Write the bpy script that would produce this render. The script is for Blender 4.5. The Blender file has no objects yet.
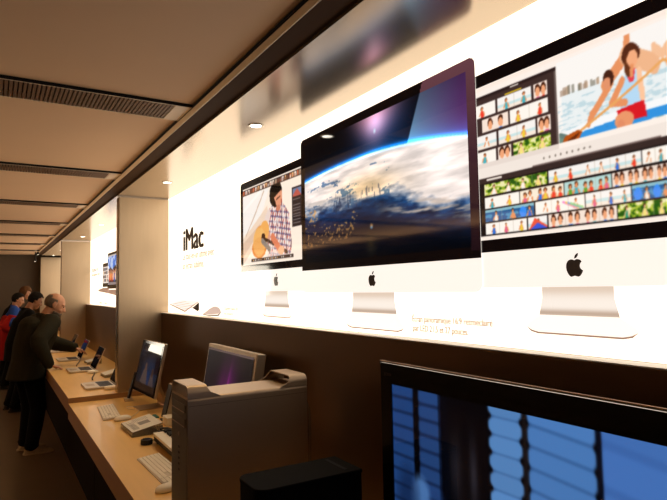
import bpy, bmesh, math, random
import numpy as np
from mathutils import Vector, Matrix

random.seed(7)
rng = np.random.default_rng(11)
C = bpy.context.scene.collection
R = math.radians

# ------------------------------------------------------------------ camera
H = 1.72
yaw, pit, rol = R(31.4069), R(3.8836), R(-1.0118)
F = Vector((math.sin(yaw) * math.cos(pit), math.cos(yaw) * math.cos(pit), math.sin(pit)))
Rt = Vector((math.cos(yaw), -math.sin(yaw), 0))
Up = Rt.cross(F)
R2 = Rt * math.cos(rol) + Up * math.sin(rol)
U2 = -Rt * math.sin(rol) + Up * math.cos(rol)
cam = bpy.data.cameras.new('camera')
cam.sensor_width = 36
cam.lens = 556.981 / 667 * 36
cam.clip_start = 0.02
camo = bpy.data.objects.new('camera', cam)
C.objects.link(camo)
m = Matrix((R2, U2, -F)).transposed().to_4x4()
m.translation = (0, 0, H)
camo.matrix_world = m
bpy.context.scene.camera = camo

# ------------------------------------------------------------------ world, lamps, exposure
w = bpy.data.worlds.new('World')
w.use_nodes = True
w.node_tree.nodes['Background'].inputs[0].default_value = (1, .75, .5, 1)
w.node_tree.nodes['Background'].inputs[1].default_value = 0.0
bpy.context.scene.world = w
vs = bpy.context.scene.view_settings
vs.view_transform = 'Standard'
vs.look = 'None'
vs.gamma = 1
vs.exposure = 0.0
vs.use_curve_mapping = False
LB = 1.75                                   # strength of the wall light boxes
LBC = (1.0, .86, .69)
al = bpy.data.lights.new('ceiling_fill_light', 'AREA')      # added fill lamp, unseen by the opposite wall, to brighten ceiling and rail
al.shape = 'RECTANGLE'; al.size = 12; al.size_y = .25
al.energy = 125; al.color = (1, .70, .42); al.spread = R(64)
alo = bpy.data.objects.new('ceiling_fill_light', al); C.objects.link(alo)
alo.location = (-3.6, 8.2, 2.0)
zz_ = -Vector((math.cos(R(30)), 0, math.sin(R(30)))); xx_ = Vector((0, 1, 0))
mm_ = Matrix((xx_, zz_.cross(xx_), zz_)).transposed().to_4x4(); mm_.translation = alo.location
alo.matrix_world = mm_

# ------------------------------------------------------------------ materials
def lin(c):
    return tuple((x / 12.92 if x <= .04045 else ((x + .055) / 1.055) ** 2.4) for x in c)

def hexl(s):
    return lin(tuple(int(s[i:i + 2], 16) / 255 for i in (0, 2, 4)))

def mat(name, col, rough=.5, metal=0.0, spec=.5, noise=0.0, nscale=20, bump=0.0, bscale=80, emit=None, es=1.0, coat=0.0,
        stretch=None):
    mt = bpy.data.materials.new(name)
    mt.use_nodes = True
    nt = mt.node_tree
    b = nt.nodes['Principled BSDF']
    b.inputs['Base Color'].default_value = (*col, 1)
    b.inputs['Roughness'].default_value = rough
    b.inputs['Metallic'].default_value = metal
    b.inputs['Specular IOR Level'].default_value = spec
    b.inputs['Coat Weight'].default_value = coat
    if emit is not None:
        b.inputs['Emission Color'].default_value = (*emit, 1)
        b.inputs['Emission Strength'].default_value = es
    if noise or bump:
        tc = nt.nodes.new('ShaderNodeTexCoord')
        mp = nt.nodes.new('ShaderNodeMapping')
        nt.links.new(tc.outputs['Object'], mp.inputs[0])
        if stretch: mp.inputs['Scale'].default_value = stretch
        if noise:
            n = nt.nodes.new('ShaderNodeTexNoise')
            n.inputs['Scale'].default_value = nscale
            n.inputs['Detail'].default_value = 5
            nt.links.new(mp.outputs[0], n.inputs['Vector'])
            mx = nt.nodes.new('ShaderNodeMix'); mx.data_type = 'RGBA'
            mx.inputs[6].default_value = (*[c * (1 - noise) for c in col], 1)
            mx.inputs[7].default_value = (*[min(1, c * (1 + noise)) for c in col], 1)
            nt.links.new(n.outputs['Fac'], mx.inputs[0])
            nt.links.new(mx.outputs[2], b.inputs['Base Color'])
        if bump:
            n2 = nt.nodes.new('ShaderNodeTexNoise')
            n2.inputs['Scale'].default_value = bscale
            nt.links.new(mp.outputs[0], n2.inputs['Vector'])
            bp = nt.nodes.new('ShaderNodeBump')
            bp.inputs['Strength'].default_value = bump
            bp.inputs['Distance'].default_value = .01
            nt.links.new(n2.outputs['Fac'], bp.inputs['Height'])
            nt.links.new(bp.outputs[0], b.inputs['Normal'])
    return mt

def ink_mat(name, gloss=.05, spec=.5):
    """a picture carried by the mesh's own colour attribute, lit from behind (print on a light box, or a screen)"""
    mt = bpy.data.materials.new(name)
    mt.use_nodes = True
    nt = mt.node_tree
    b = nt.nodes['Principled BSDF']
    a = nt.nodes.new('ShaderNodeAttribute'); a.attribute_name = 'ink'
    b.inputs['Base Color'].default_value = (.01, .01, .01, 1)
    b.inputs['Roughness'].default_value = gloss
    b.inputs['Specular IOR Level'].default_value = spec
    nt.links.new(a.outputs['Color'], b.inputs['Emission Color'])
    b.inputs['Emission Strength'].default_value = 1
    return mt

M = {}
M['floor'] = mat('dark_stone', (.085, .06, .032), .45, noise=.25, nscale=3, bump=.02, bscale=60)
M['ceil'] = mat('stretched_ceiling_fabric', (.86, .59, .365), .8, noise=.03, nscale=2)
M['frame'] = mat('brushed_ceiling_metal', (.90, .74, .55), .5, metal=.1, noise=.04, nscale=30)
M['rail'] = mat('brushed_rail', (.80, .64, .46), .45, metal=.15, noise=.03, nscale=30)
M['grille'] = mat('grille_metal', (.21, .12, .065), .55, metal=.2)
M['fascia'] = mat('dark_bronze_fascia', (.070, .034, .015), .7, metal=.0, spec=.08)
M['black'] = mat('matte_black', (.006, .005, .004), .6)
M['gap'] = mat('gap_and_shade_black', (.004, .003, .003), .9)  # black of gaps and of the strips painted as shade
M['soffit'] = mat('glossy_soffit_panel', (.49, .395, .29), .20, metal=.9, noise=.02, nscale=2)
M['fin'] = mat('brushed_steel_pillar', (.50, .385, .26), .34, metal=.85, noise=.05, nscale=4, stretch=(12, 12, 1))
M['finedge'] = mat('polished_steel_edge', (.55, .44, .32), .25, metal=.95)
M['lower'] = mat('bronze_wall_panel', (.15, .085, .044), .40, metal=.8, noise=.06, nscale=2)
M['wall'] = mat('dark_plaster', (.105, .075, .048), .7, noise=.05, nscale=2)
M['wood'] = mat('maple_tabletop', (.82, .50, .155), .40, noise=.10, nscale=3, stretch=(9, .8, 9), coat=.15)
M['woodedge'] = mat('maple_edge', (.30, .145, .05), .45, noise=.15, nscale=4, stretch=(4, .6, 20))
M['plinth'] = mat('matt_plinth', (.012, .008, .005), .95, spec=.05)
M['alu'] = mat('anodised_aluminium', (.48, .355, .24), .46, metal=.8, noise=.02, nscale=100)
M['alu_satin'] = mat('satin_aluminium', (.64, .56, .45), .42, metal=.75)
M['alu_dark'] = mat('perforated_front', (.15, .12, .08), .45, metal=.8)
M['whitep'] = mat('white_plastic', (.92, .84, .68), .35)
M['key'] = mat('white_keycap', (.92, .85, .70), .5)
M['gloss_black'] = mat('gloss_black_bezel', (.004, .004, .005), .08)
M['black_plastic'] = mat('black_plastic', (.008, .006, .005), .45, spec=.25)
M['dark_box'] = mat('dark_case', (.006, .0045, .003), .7, spec=.06)
M['glass'] = mat('clear_acrylic', (.75, .72, .66), .05)
M['glass'].node_tree.nodes['Principled BSDF'].inputs['Transmission Weight'].default_value = .85
M['paper'] = mat('printed_paper', (.78, .73, .64), .7)
M['greyink'] = mat('grey_ink', (.28, .26, .24), .7)
M['rubber'] = mat('black_rubber', (.012, .011, .010), .65)
M['teal'] = mat('teal_plastic', (.02, .16, .16), .4)
M['cable_w'] = mat('white_cable', (.62, .56, .46), .5)
M['cable_b'] = mat('black_cable', (.012, .011, .010), .5)
M['lamp'] = mat('lamp_glow', (.8, .8, .8), .4, emit=(1, .93, .78), es=14)
M['lamprim'] = mat('lamp_rim', (.75, .66, .5), .3, metal=.6)
M['ink'] = ink_mat('backlit_print', .05, .32)
M['screen'] = ink_mat('screen_glass', .015, .5)
M['matte_screen'] = ink_mat('matte_screen', .35, .10)
M['lightbox'] = mat('lightbox_face', (.8, .74, .64), .05, emit=LBC, es=LB)
M['pr_black'] = mat('print_black', (.004, .003, .003), .05, emit=(.004, .002, .002), es=1)
M['pr_chin'] = mat('print_silver', (.3, .28, .25), .05, emit=(1.08, .97, .87), es=.97)
M['pr_foot'] = mat('print_white', (.3, .28, .25), .05, emit=(1.3, 1.12, .96), es=1)
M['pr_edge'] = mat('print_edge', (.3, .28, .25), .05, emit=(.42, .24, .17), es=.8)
M['pr_text'] = mat('print_black_text', (.01, .01, .01), .1, emit=(.02, .012, .008), es=1)
M['pr_grey'] = mat('print_grey_text', (.1, .08, .05), .1, emit=(.40, .24, .13), es=.8)
M['skin'] = mat('skin', (.46, .22, .12), .55)
M['skin2'] = mat('skin_dark', (.36, .17, .09), .55)
M['hair_grey'] = mat('hair_grey_brown', (.13, .10, .075), .8, spec=.08, noise=.4, nscale=60, bump=.3, bscale=150)
M['hair_black'] = mat('hair_black', (.012, .010, .008), .8, spec=.08, bump=.3, bscale=150)
M['hair_brown'] = mat('hair_brown', (.10, .045, .018), .8, spec=.08, noise=.3, nscale=60, bump=.3, bscale=150)
M['coat_olive'] = mat('olive_wool', (.024, .021, .012), .9, spec=.08, noise=.15, nscale=40, bump=.25, bscale=14)
M['coat_black'] = mat('black_wool', (.005, .0045, .004), .9, spec=.08, bump=.25, bscale=14)
M['trousers'] = mat('black_trousers', (.004, .0036, .003), .85, spec=.08, bump=.25, bscale=12)
M['blue_knit'] = mat('blue_knit', (.020, .055, .24), .85, spec=.08, bump=.2, bscale=30)
M['red_cloth'] = mat('red_cloth', (.30, .012, .010), .85, spec=.08, bump=.25, bscale=14)
M['shirt'] = mat('pale_shirt', (.5, .42, .34), .8)
M['sneaker'] = mat('worn_sneaker', (.38, .31, .22), .6, noise=.3, nscale=25)
M['sole'] = mat('rubber_sole', (.46, .38, .27), .6)
M['eye'] = mat('eye', (.05, .035, .03), .2)

# ------------------------------------------------------------------ helpers
def link(o, parent=None):
    C.objects.link(o)
    if parent is not None: o.parent = parent
    return o

def mesh_obj(name, bm, material, parent=None, smooth=False, bevel=0, segs=2, angle=40):
    bmesh.ops.recalc_face_normals(bm, faces=bm.faces)
    me = bpy.data.meshes.new(name)
    bm.to_mesh(me); bm.free()
    mats = material if isinstance(material, (list, tuple)) else [material]
    for mm in mats: me.materials.append(mm)
    o = bpy.data.objects.new(name, me)
    link(o, parent)
    if smooth:
        for p in me.polygons: p.use_smooth = True
    if bevel:
        md = o.modifiers.new('bevel', 'BEVEL')
        md.width = bevel; md.segments = segs; md.limit_method = 'ANGLE'; md.angle_limit = R(angle)
        md.harden_normals = False
    return o

def add_box(bm, x0, x1, y0, y1, z0, z1, mi=0, mtx=None):
    vs_ = [bm.verts.new((x, y, z)) for x in (x0, x1) for y in (y0, y1) for z in (z0, z1)]
    if mtx is not None:
        for v in vs_: v.co = mtx @ v.co
    for q in ((0, 1, 3, 2), (4, 6, 7, 5), (0, 4, 5, 1), (2, 3, 7, 6), (0, 2, 6, 4), (1, 5, 7, 3)):
        f = bm.faces.new([vs_[i] for i in q]); f.material_index = mi
    return vs_

def box(name, x0, x1, y0, y1, z0, z1, material, parent=None, bevel=0, segs=2):
    bm = bmesh.new()
    add_box(bm, x0, x1, y0, y1, z0, z1)
    return mesh_obj(name, bm, material, parent, bevel=bevel, segs=segs)

def add_prism(bm, pts, axis_pts, mi=0):
    """pts: list of Vector, offset vector -> closed prism"""
    a = [bm.verts.new(p) for p in pts]
    b = [bm.verts.new(Vector(p) + axis_pts) for p in pts]
    n = len(a)
    f = bm.faces.new(a); f.material_index = mi
    f = bm.faces.new(b[::-1]); f.material_index = mi
    for i in range(n):
        f = bm.faces.new((a[i], b[i], b[(i + 1) % n], a[(i + 1) % n])); f.material_index = mi

def add_cyl(bm, c, r, h, n=24, axis='Z', r2=None):
    r2 = r if r2 is None else r2
    def P(a, rr, t):
        x, y = rr * math.cos(a), rr * math.sin(a)
        return {'Z': (c[0] + x, c[1] + y, c[2] + t), 'X': (c[0] + t, c[1] + x, c[2] + y), 'Y': (c[0] + y, c[1] + t, c[2] + x)}[axis]
    a = [bm.verts.new(P(2 * math.pi * i / n, r, 0)) for i in range(n)]
    b = [bm.verts.new(P(2 * math.pi * i / n, r2, h)) for i in range(n)]
    bm.faces.new(a[::-1]); bm.faces.new(b)
    for i in range(n): bm.faces.new((a[i], a[(i + 1) % n], b[(i + 1) % n], b[i]))

def add_tube(bm, pts, r, n=8):
    pts = [Vector(p) for p in pts]
    rings = []
    for i, p in enumerate(pts):
        d = (pts[min(i + 1, len(pts) - 1)] - pts[max(i - 1, 0)]).normalized()
        u = d.orthogonal().normalized() if i == 0 else (prev - d * prev.dot(d)).normalized()
        prev = u
        v = d.cross(u)
        rings.append([bm.verts.new(p + (u * math.cos(2 * math.pi * k / n) + v * math.sin(2 * math.pi * k / n)) * r) for k in range(n)])
    for a, b in zip(rings, rings[1:]):
        for k in range(n): bm.faces.new((a[k], a[(k + 1) % n], b[(k + 1) % n], b[k]))
    bm.faces.new(rings[0][::-1]); bm.faces.new(rings[-1])

def smooth_path(ctrl, n=8):
    P_ = [Vector(c) for c in ctrl]
    P_ = [P_[0]] + P_ + [P_[-1]]
    out = []
    for i in range(1, len(P_) - 2):
        for k in range(n):
            t = k / n
            p0, p1, p2, p3 = P_[i - 1:i + 3]
            out.append(.5 * ((2 * p1) + (p2 - p0) * t + (2 * p0 - 5 * p1 + 4 * p2 - p3) * t * t + (3 * p1 - p0 - 3 * p2 + p3) * t ** 3))
    out.append(P_[-2])
    return out

def tube(name, ctrl, r, material, parent=None, n=8):
    bm = bmesh.new()
    add_tube(bm, smooth_path(ctrl), r, n)
    return mesh_obj(name, bm, material, parent, smooth=True)

def rrect(w_, h_, r, n=6, cx=0, cy=0, corners=(1, 1, 1, 1)):
    """rounded rectangle outline, counter-clockwise; corners order: br, tr, tl, bl"""
    out = []
    for k, (sx, sy, a0) in enumerate(((1, -1, -90), (1, 1, 0), (-1, 1, 90), (-1, -1, 180))):
        rr = r if corners[k] else 0
        px, py = cx + sx * (w_ / 2 - rr), cy + sy * (h_ / 2 - rr)
        if not rr: out.append((px, py)); continue
        for i in range(n + 1):
            a = R(a0 + 90 * i / n)
            out.append((px + rr * math.cos(a), py + rr * math.sin(a)))
    return out

def empty(name, loc, rz=0, ry=0):
    o = bpy.data.objects.new(name, None)
    o.empty_display_size = .1
    o.location = loc; o.rotation_euler = (0, ry, rz)
    return link(o)

def tag(o, label=None, cat=None, group=None, kind=None):
    if label: o['label'] = label
    if cat: o['category'] = cat
    if group: o['group'] = group
    if kind: o['kind'] = kind
    return o

def struct(o, label=None):
    o['kind'] = 'structure'
    if label: o['label'] = label
    return o

def copy_tree(o, parent=None):
    c = o.copy(); C.objects.link(c)
    if parent is not None: c.parent = parent
    for ch in list(o.children): copy_tree(ch, c)
    return c

# ------------------------------------------------------------------ picture painting (numpy canvases, row 0 at the top)
def px_u(x, y, z):
    d = Vector((x, y, z)) - Vector((0, 0, H))
    return 333.5 + 556.981 * d.dot(R2) / d.dot(F)

def fit_seen(cv, x, z, yl, width, u0, u1):
    """re-space a canvas composed by its foreshortened look into true proportions on the wall"""
    n = cv.w
    cols = []
    for i in range(n):
        p = (px_u(x, yl - (i + .5) / n * width, z) - u0) / (u1 - u0)
        p = abs(p); p = p if p <= 1 else max(0, 2 - p)
        cols.append(min(n - 1, int(p * n)))
    cv.a = cv.a[:, cols]
    return cv

def soften(cv, k):
    for _ in range(k):
        a = np.pad(cv.a, ((1, 1), (1, 1), (0, 0)), 'edge')
        cv.a = (a[1:-1, :-2] + a[1:-1, 2:] + a[:-2, 1:-1] + a[2:, 1:-1] + 2 * a[1:-1, 1:-1]) / 6
    return cv

class Canvas:
    def __init__(s, wpx, hpx, asp, bg):
        s.w, s.h, s.asp = wpx, hpx, asp
        s.a = np.zeros((hpx, wpx, 3)); s.a[:] = bg
        X, Y = np.meshgrid((np.arange(wpx) + .5) / wpx, (np.arange(hpx) + .5) / hpx)
        s.X, s.Y = X, Y
    def put(s, mask, col, al=1.0):
        mk = np.clip(mask.astype(float), 0, 1)[..., None] * al
        s.a = s.a * (1 - mk) + np.asarray(col) * mk
    def rect(s, x0, y0, x1, y1, col, al=1.0):
        s.put((s.X >= x0) & (s.X < x1) & (s.Y >= y0) & (s.Y < y1), col, al)
    def poly(s, pts, col, al=1.0):
        m_ = np.zeros(s.X.shape, bool)
        n = len(pts)
        for i in range(n):
            (xa, ya), (xb, yb) = pts[i], pts[(i + 1) % n]
            if ya == yb: continue
            c_ = ((ya > s.Y) != (yb > s.Y)) & (s.X < (xb - xa) * (s.Y - ya) / (yb - ya) + xa)
            m_ ^= c_
        s.put(m_, col, al)
        return m_
    def ell(s, cx, cy, rx, ry, col, al=1.0, soft=0):
        d = np.sqrt(((s.X - cx) / rx) ** 2 + ((s.Y - cy) / ry) ** 2)
        s.put(np.clip((1 + soft - d) / (2 * soft), 0, 1) if soft else d < 1, col, al)
    def line(s, x0, y0, x1, y1, wd, col, al=1.0):
        ax, ay = (x1 - x0) * s.asp, (y1 - y0)
        t = np.clip((((s.X - x0) * s.asp) * ax + (s.Y - y0) * ay) / (ax * ax + ay * ay), 0, 1)
        d = np.hypot((s.X - x0) * s.asp - t * ax, s.Y - y0 - t * ay)
        s.put(d < wd, col, al)
    def noise(s, sx, sy, seed, octv=4):
        r_ = np.random.default_rng(seed)
        out = np.zeros(s.X.shape); amp = 1; tot = 0
        for o in range(octv):
            nx, ny = int(sx * 2 ** o) + 2, int(sy * 2 ** o) + 2
            g = r_.random((ny, nx))
            fx, fy = s.X * (nx - 1.001), s.Y * (ny - 1.001)
            ix, iy = fx.astype(int), fy.astype(int)
            tx, ty = fx - ix, fy - iy
            tx, ty = tx * tx * (3 - 2 * tx), ty * ty * (3 - 2 * ty)
            out += amp * ((g[iy, ix] * (1 - tx) + g[iy, ix + 1] * tx) * (1 - ty) + (g[iy + 1, ix] * (1 - tx) + g[iy + 1, ix + 1] * tx) * ty)
            tot += amp; amp *= .55
        return out / tot
    def linear(s):
        a = np.clip(s.a, 0, None)
        return np.where(a <= .04045, a / 12.92, ((a + .055) / 1.055) ** 2.4)

def picture(name, cv, origin, xdir, ydir, w_, h_, material, parent=None, gain=1.0, depth=None):
    """flat picture mesh: origin = top-left corner, xdir to the right, ydir up, as the viewer sees it"""
    O, X, Y = Vector(origin), Vector(xdir).normalized(), Vector(ydir).normalized()
    hh, ww = cv.h, cv.w
    xs = np.linspace(0, w_, ww + 1); ys = np.linspace(0, -h_, hh + 1)
    G = (np.array(O)[None, None] + xs[None, :, None] * np.array(X) + ys[:, None, None] * np.array(Y)).reshape(-1, 3)
    idx = np.arange((hh + 1) * (ww + 1)).reshape(hh + 1, ww + 1)
    q = np.stack([idx[1:, :-1], idx[1:, 1:], idx[:-1, 1:], idx[:-1, :-1]], -1).reshape(-1, 4)
    me = bpy.data.meshes.new(name)
    me.vertices.add(len(G)); me.vertices.foreach_set('co', G.ravel())
    me.loops.add(q.size); me.loops.foreach_set('vertex_index', q.ravel())
    me.polygons.add(len(q)); me.polygons.foreach_set('loop_start', np.arange(len(q)) * 4)
    me.update(calc_edges=True)
    at = me.attributes.new('ink', 'FLOAT_COLOR', 'FACE')
    L = cv.linear().reshape(-1, 3) * gain
    at.data.foreach_set('color', np.concatenate([L, np.ones((len(L), 1))], 1).ravel().astype(np.float32))
    me.materials.append(material)
    me.validate()
    return link(bpy.data.objects.new(name, me), parent)

def text_obj(name, body, x, y_left, z_base, height, width, material, parent=None, weight=0.0, thick=.001):
    """lettering on a plane facing -X: y_left is where it starts, running to -Y"""
    cu = bpy.data.curves.new(name, 'FONT')
    cu.body = body; cu.size = 1; cu.extrude = .0; cu.offset = weight
    t = bpy.data.objects.new(name + '_tmp', cu)
    C.objects.link(t)
    bpy.context.view_layer.update()
    me = bpy.data.meshes.new_from_object(t.evaluated_get(bpy.context.evaluated_depsgraph_get()))
    bpy.data.objects.remove(t); bpy.data.curves.remove(cu)
    co = np.zeros(len(me.vertices) * 3); me.vertices.foreach_get('co', co); co = co.reshape(-1, 3)
    x0, x1 = co[:, 0].min(), co[:, 0].max()
    kx = width / (x1 - x0); kz = height / .70
    new = np.stack([np.full(len(co), x), y_left - (co[:, 0] - x0) * kx, z_base + co[:, 1] * kz], 1)
    words_ = body.split(' ')
    ends = []
    for i in range(len(words_)):                  # where each word ends along the line
        cu = bpy.data.curves.new('t', 'FONT'); cu.body = ' '.join(words_[:i + 1]); cu.size = 1; cu.offset = weight
        t = bpy.data.objects.new('t', cu); C.objects.link(t); bpy.context.view_layer.update()
        ends.append(max(c[0] for c in t.bound_box) + .06)
        bpy.data.objects.remove(t); bpy.data.curves.remove(cu)
    me.vertices.foreach_set('co', new.ravel()); me.update()
    out = []
    for i in range(len(words_)):
        lo, hi = (ends[i - 1] if i else -9), (ends[i] if i < len(words_) - 1 else 99)
        bm = bmesh.new(); bm.from_mesh(me)
        bmesh.ops.delete(bm, geom=[f for f in bm.faces if not (lo <= (y_left - f.calc_center_median().y) / kx + x0 < hi)], context='FACES')
        m2 = bpy.data.meshes.new(name); bm.to_mesh(m2); bm.free()
        m2.materials.clear(); m2.materials.append(material)
        out.append(link(bpy.data.objects.new(name, m2), parent))
    bpy.data.meshes.remove(me)
    return out

def wall_poly(name, pts, x, material, parent=None, thick=.0012):
    """pts in (Y, z); a thin print standing `thick` proud of the plane x"""
    bm = bmesh.new()
    add_prism(bm, [Vector((x, p[0], p[1])) for p in pts], Vector((-thick, 0, 0)))
    return mesh_obj(name, bm, material, parent)

# ------------------------------------------------------------------ setting
XW, XB, XD, XL = 1.2665, .8628, .759, 1.209
ZS, ZC = 2.507, 2.546
YR = 13.95                                   # rear wall
PITCH = 4.49
FIN0 = 4.771
FT = .118
FINS = [FIN0 - PITCH, FIN0, FIN0 + PITCH, FIN0 + 2 * PITCH - .15]

struct(box('floor', -4.5, 1.4, -2.6, YR + .1, -.1, 0, M['floor']))
struct(box('wall_back', -4.5, 1.4, YR, YR + .1, 0, 2.75, M['wall']))
struct(box('wall_front', -4.5, 1.4, -2.7, -2.6, 0, 2.75, M['wall']))
struct(box('wall_left', -4.6, -4.5, -2.6, YR, 0, 2.75, M['wall']))
struct(box('wall_right', 1.30, 1.4, -2.6, YR, 0, 2.75, M['wall']))
o = struct(box('ceiling', -4.5, 1.30, -2.6, YR, 2.70, 2.75, M['gap']))
ceil_obj = o
vent_w = .228
vents = [2.558 + 1.643 * k for k in range(-3, 7)]
for a, b in zip(vents, vents[1:] + [YR + .05]):
    struct(box('ceiling_panel', -4.5, XD - .006, a + vent_w / 2 - .02, min(b - vent_w / 2 + .02, YR - .005), ZC + .0145, ZC + .0245, M['ceil'], ceil_obj))
# metal rail along the soffit and the dark upstand below it
struct(box('trim_1', XD - .001, XD + .004, -2.6, YR - .9, ZS + .0115, ZC + .03, M['rail'], bevel=.001))
struct(box('trim_5', XD - .0040, XD - .0016, -2.6, YR - .9, ZC + .0008, ZC + .0142, M['gap']))  # black strip painting shade onto the rail's inner lip
struct(box('trim_2', XD + .0042, XB, -2.6, YR - .9, ZS + .0105, ZS + .030, M['fascia']))
struct(box('trim_3', XB - .016, XB + .01, -2.6, YR - .9, ZS + .0035, ZS + .0085, M['finedge']))
struct(box('trim_4', XB - .014, 1.30, -2.6, YR - .9, ZS - .004, ZS + .0022, M['soffit']))

# cross grilles
def make_vent(y):
    t = empty('ceiling_vent', (0, y, ZC))
    bm = bmesh.new()
    h = vent_w / 2
    sl = .106
    x1, x2 = -4.5, .680
    xe = XD - .0045
    add_box(bm, x1, xe, -h, -sl, 0, .014)
    add_box(bm, x1, xe, sl, h, 0, .014)
    add_box(bm, x2, xe, -sl, sl, 0, .014)
    f = mesh_obj('vent_frame', bm, M['frame'], t, bevel=.0015, segs=1)
    bm = bmesh.new()
    x = x1
    while x < x2 - .01:
        add_box(bm, x, x + .0115, -sl, sl, .0015, .016)
        x += .0165
    tag(mesh_obj('grille', bm, M['grille'], t), 'grille of fine metal slats')
    box('shaded_lip', x1, xe, -h - .0022, -h - .0002, .0006, .0145, M['gap'], t)  # black strip in place of the unlit lip of the frame
    box('duct_back', x1, x2, -sl, sl, .03, .034, M['gap'], t)
    return t

ord_ = ['nearest and largest in view', 'second from the camera', 'third from the camera', 'fourth from the camera',
        'fifth from the camera', 'sixth from the camera', 'closest to the rear wall']
for k, y in enumerate(vents):
    v_ = make_vent(y)
    lab = ord_[k - 3] if k >= 3 else 'overhead beside the camera'
    tag(v_, 'slotted metal grille across the ceiling, ' + lab, 'ceiling vent', 'slotted grilles across the ceiling')

# right wall: lower panel, ledge, fins
struct(box('wall_right_lower', XL, 1.30, -2.6, FINS[3], 0, 1.535, M['lower'], bevel=.003))
struct(box('trim_6', XL - .002, XW + .002, FINS[0], FINS[3], 1.5352, 1.5385, mat('lit_ledge_white', (.92, .88, .82), .5)))  # white colour stands in for strong light on the ledge top
for k, y in enumerate(FINS):
    zb = [.872, .9105, .9105, 0][k]
    p = struct(box('pillar', XB + .003, 1.30, y, y + FT, zb, ZS - .012, M['fin'], bevel=.003))
    box('edge_trim', XB, XB + .003, y + .02, y + FT - .02, zb, ZS - .012, M['finedge'], p)

# ------------------------------------------------------------------ tables
def table(name, y0, y1, top, label):
    t = empty(name, (.8, (y0 + y1) / 2, 0))
    oy = (y0 + y1) / 2
    bm = bmesh.new()
    add_box(bm, .507 - .8, XL - .001 - .8, y0 - oy, y1 - oy, top - .115, top)
    bm.faces.ensure_lookup_table()
    for f in bm.faces:
        c = f.calc_center_median()
        f.material_index = 0 if c.z > top - .005 else 1
    tb = mesh_obj('tabletop', bm, [M['wood'], M['woodedge']], t, bevel=.002)
    box('plinth', .70 - .8, XL - .002 - .8, y0 + .01 - oy, y1 - .01 - oy, 0, top - .1155, M['plinth'], t)
    tag(t, label, 'table')
    return t

NT, FTZ = .871, .910
table('wall_table', -1.4, FIN0 - .001, NT, 'long pale wood wall table in the foreground holding the silver tower')
table('wall_table', FIN0 + .0005, FINS[2] - .002, FTZ, 'pale wood wall table with the open laptops, behind the pillar')
table('wall_table', FINS[2] + .0005, FINS[3] - .002, FTZ, 'farthest pale wood wall table, beyond the standing man')

# ------------------------------------------------------------------ soffit downlights
def downlight(x, y, label):
    t = empty('downlight', (x, y, ZS - .0045))
    bm = bmesh.new()
    n = 28
    pr = [(.038, 0), (.038, -.0025), (.030, -.003), (.028, .0005)]
    rings = [[bm.verts.new((r * math.cos(2 * math.pi * i / n), r * math.sin(2 * math.pi * i / n), z)) for i in range(n)] for r, z in pr]
    for a, b in zip(rings, rings[1:]):
        for i in range(n): bm.faces.new((a[i], a[(i + 1) % n], b[(i + 1) % n], b[i]))
    mesh_obj('rim', bm, M['lamprim'], t, smooth=True)
    bm = bmesh.new(); add_cyl(bm, (0, 0, -.0012), .027, .001, n)
    mesh_obj('lens', bm, M['lamp'], t)
    ld = bpy.data.lights.new('downlight_beam', 'SPOT')
    ld.energy = 15; ld.color = (1, .73, .40); ld.spot_size = R(95); ld.spot_blend = .9; ld.shadow_soft_size = .03
    lo = bpy.data.objects.new('downlight_beam', ld); link(lo, t); lo.location = (0, 0, -.02)
    tag(t, label, 'downlight', 'recessed downlights in the soffit')
dl = [(2.43, 'round recessed downlight in the soffit, nearest of those in view'), (4.03, 'round recessed downlight in the soffit right beside the near pillar'),
      (5.31, 'round recessed downlight just behind the near pillar'), (6.91, 'round recessed downlight above the laptop poster, right one of two'), (8.51, 'round recessed downlight above the laptop poster, left one of two'),
      (9.8, 'round recessed downlight just behind the second pillar'), (11.4, 'round recessed downlight beyond the second pillar, right of the brightest far one'), (12.99, 'bright round downlight right in front of the farthest pillar')]
for y, l in dl: downlight(1.06, y, l)

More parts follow.
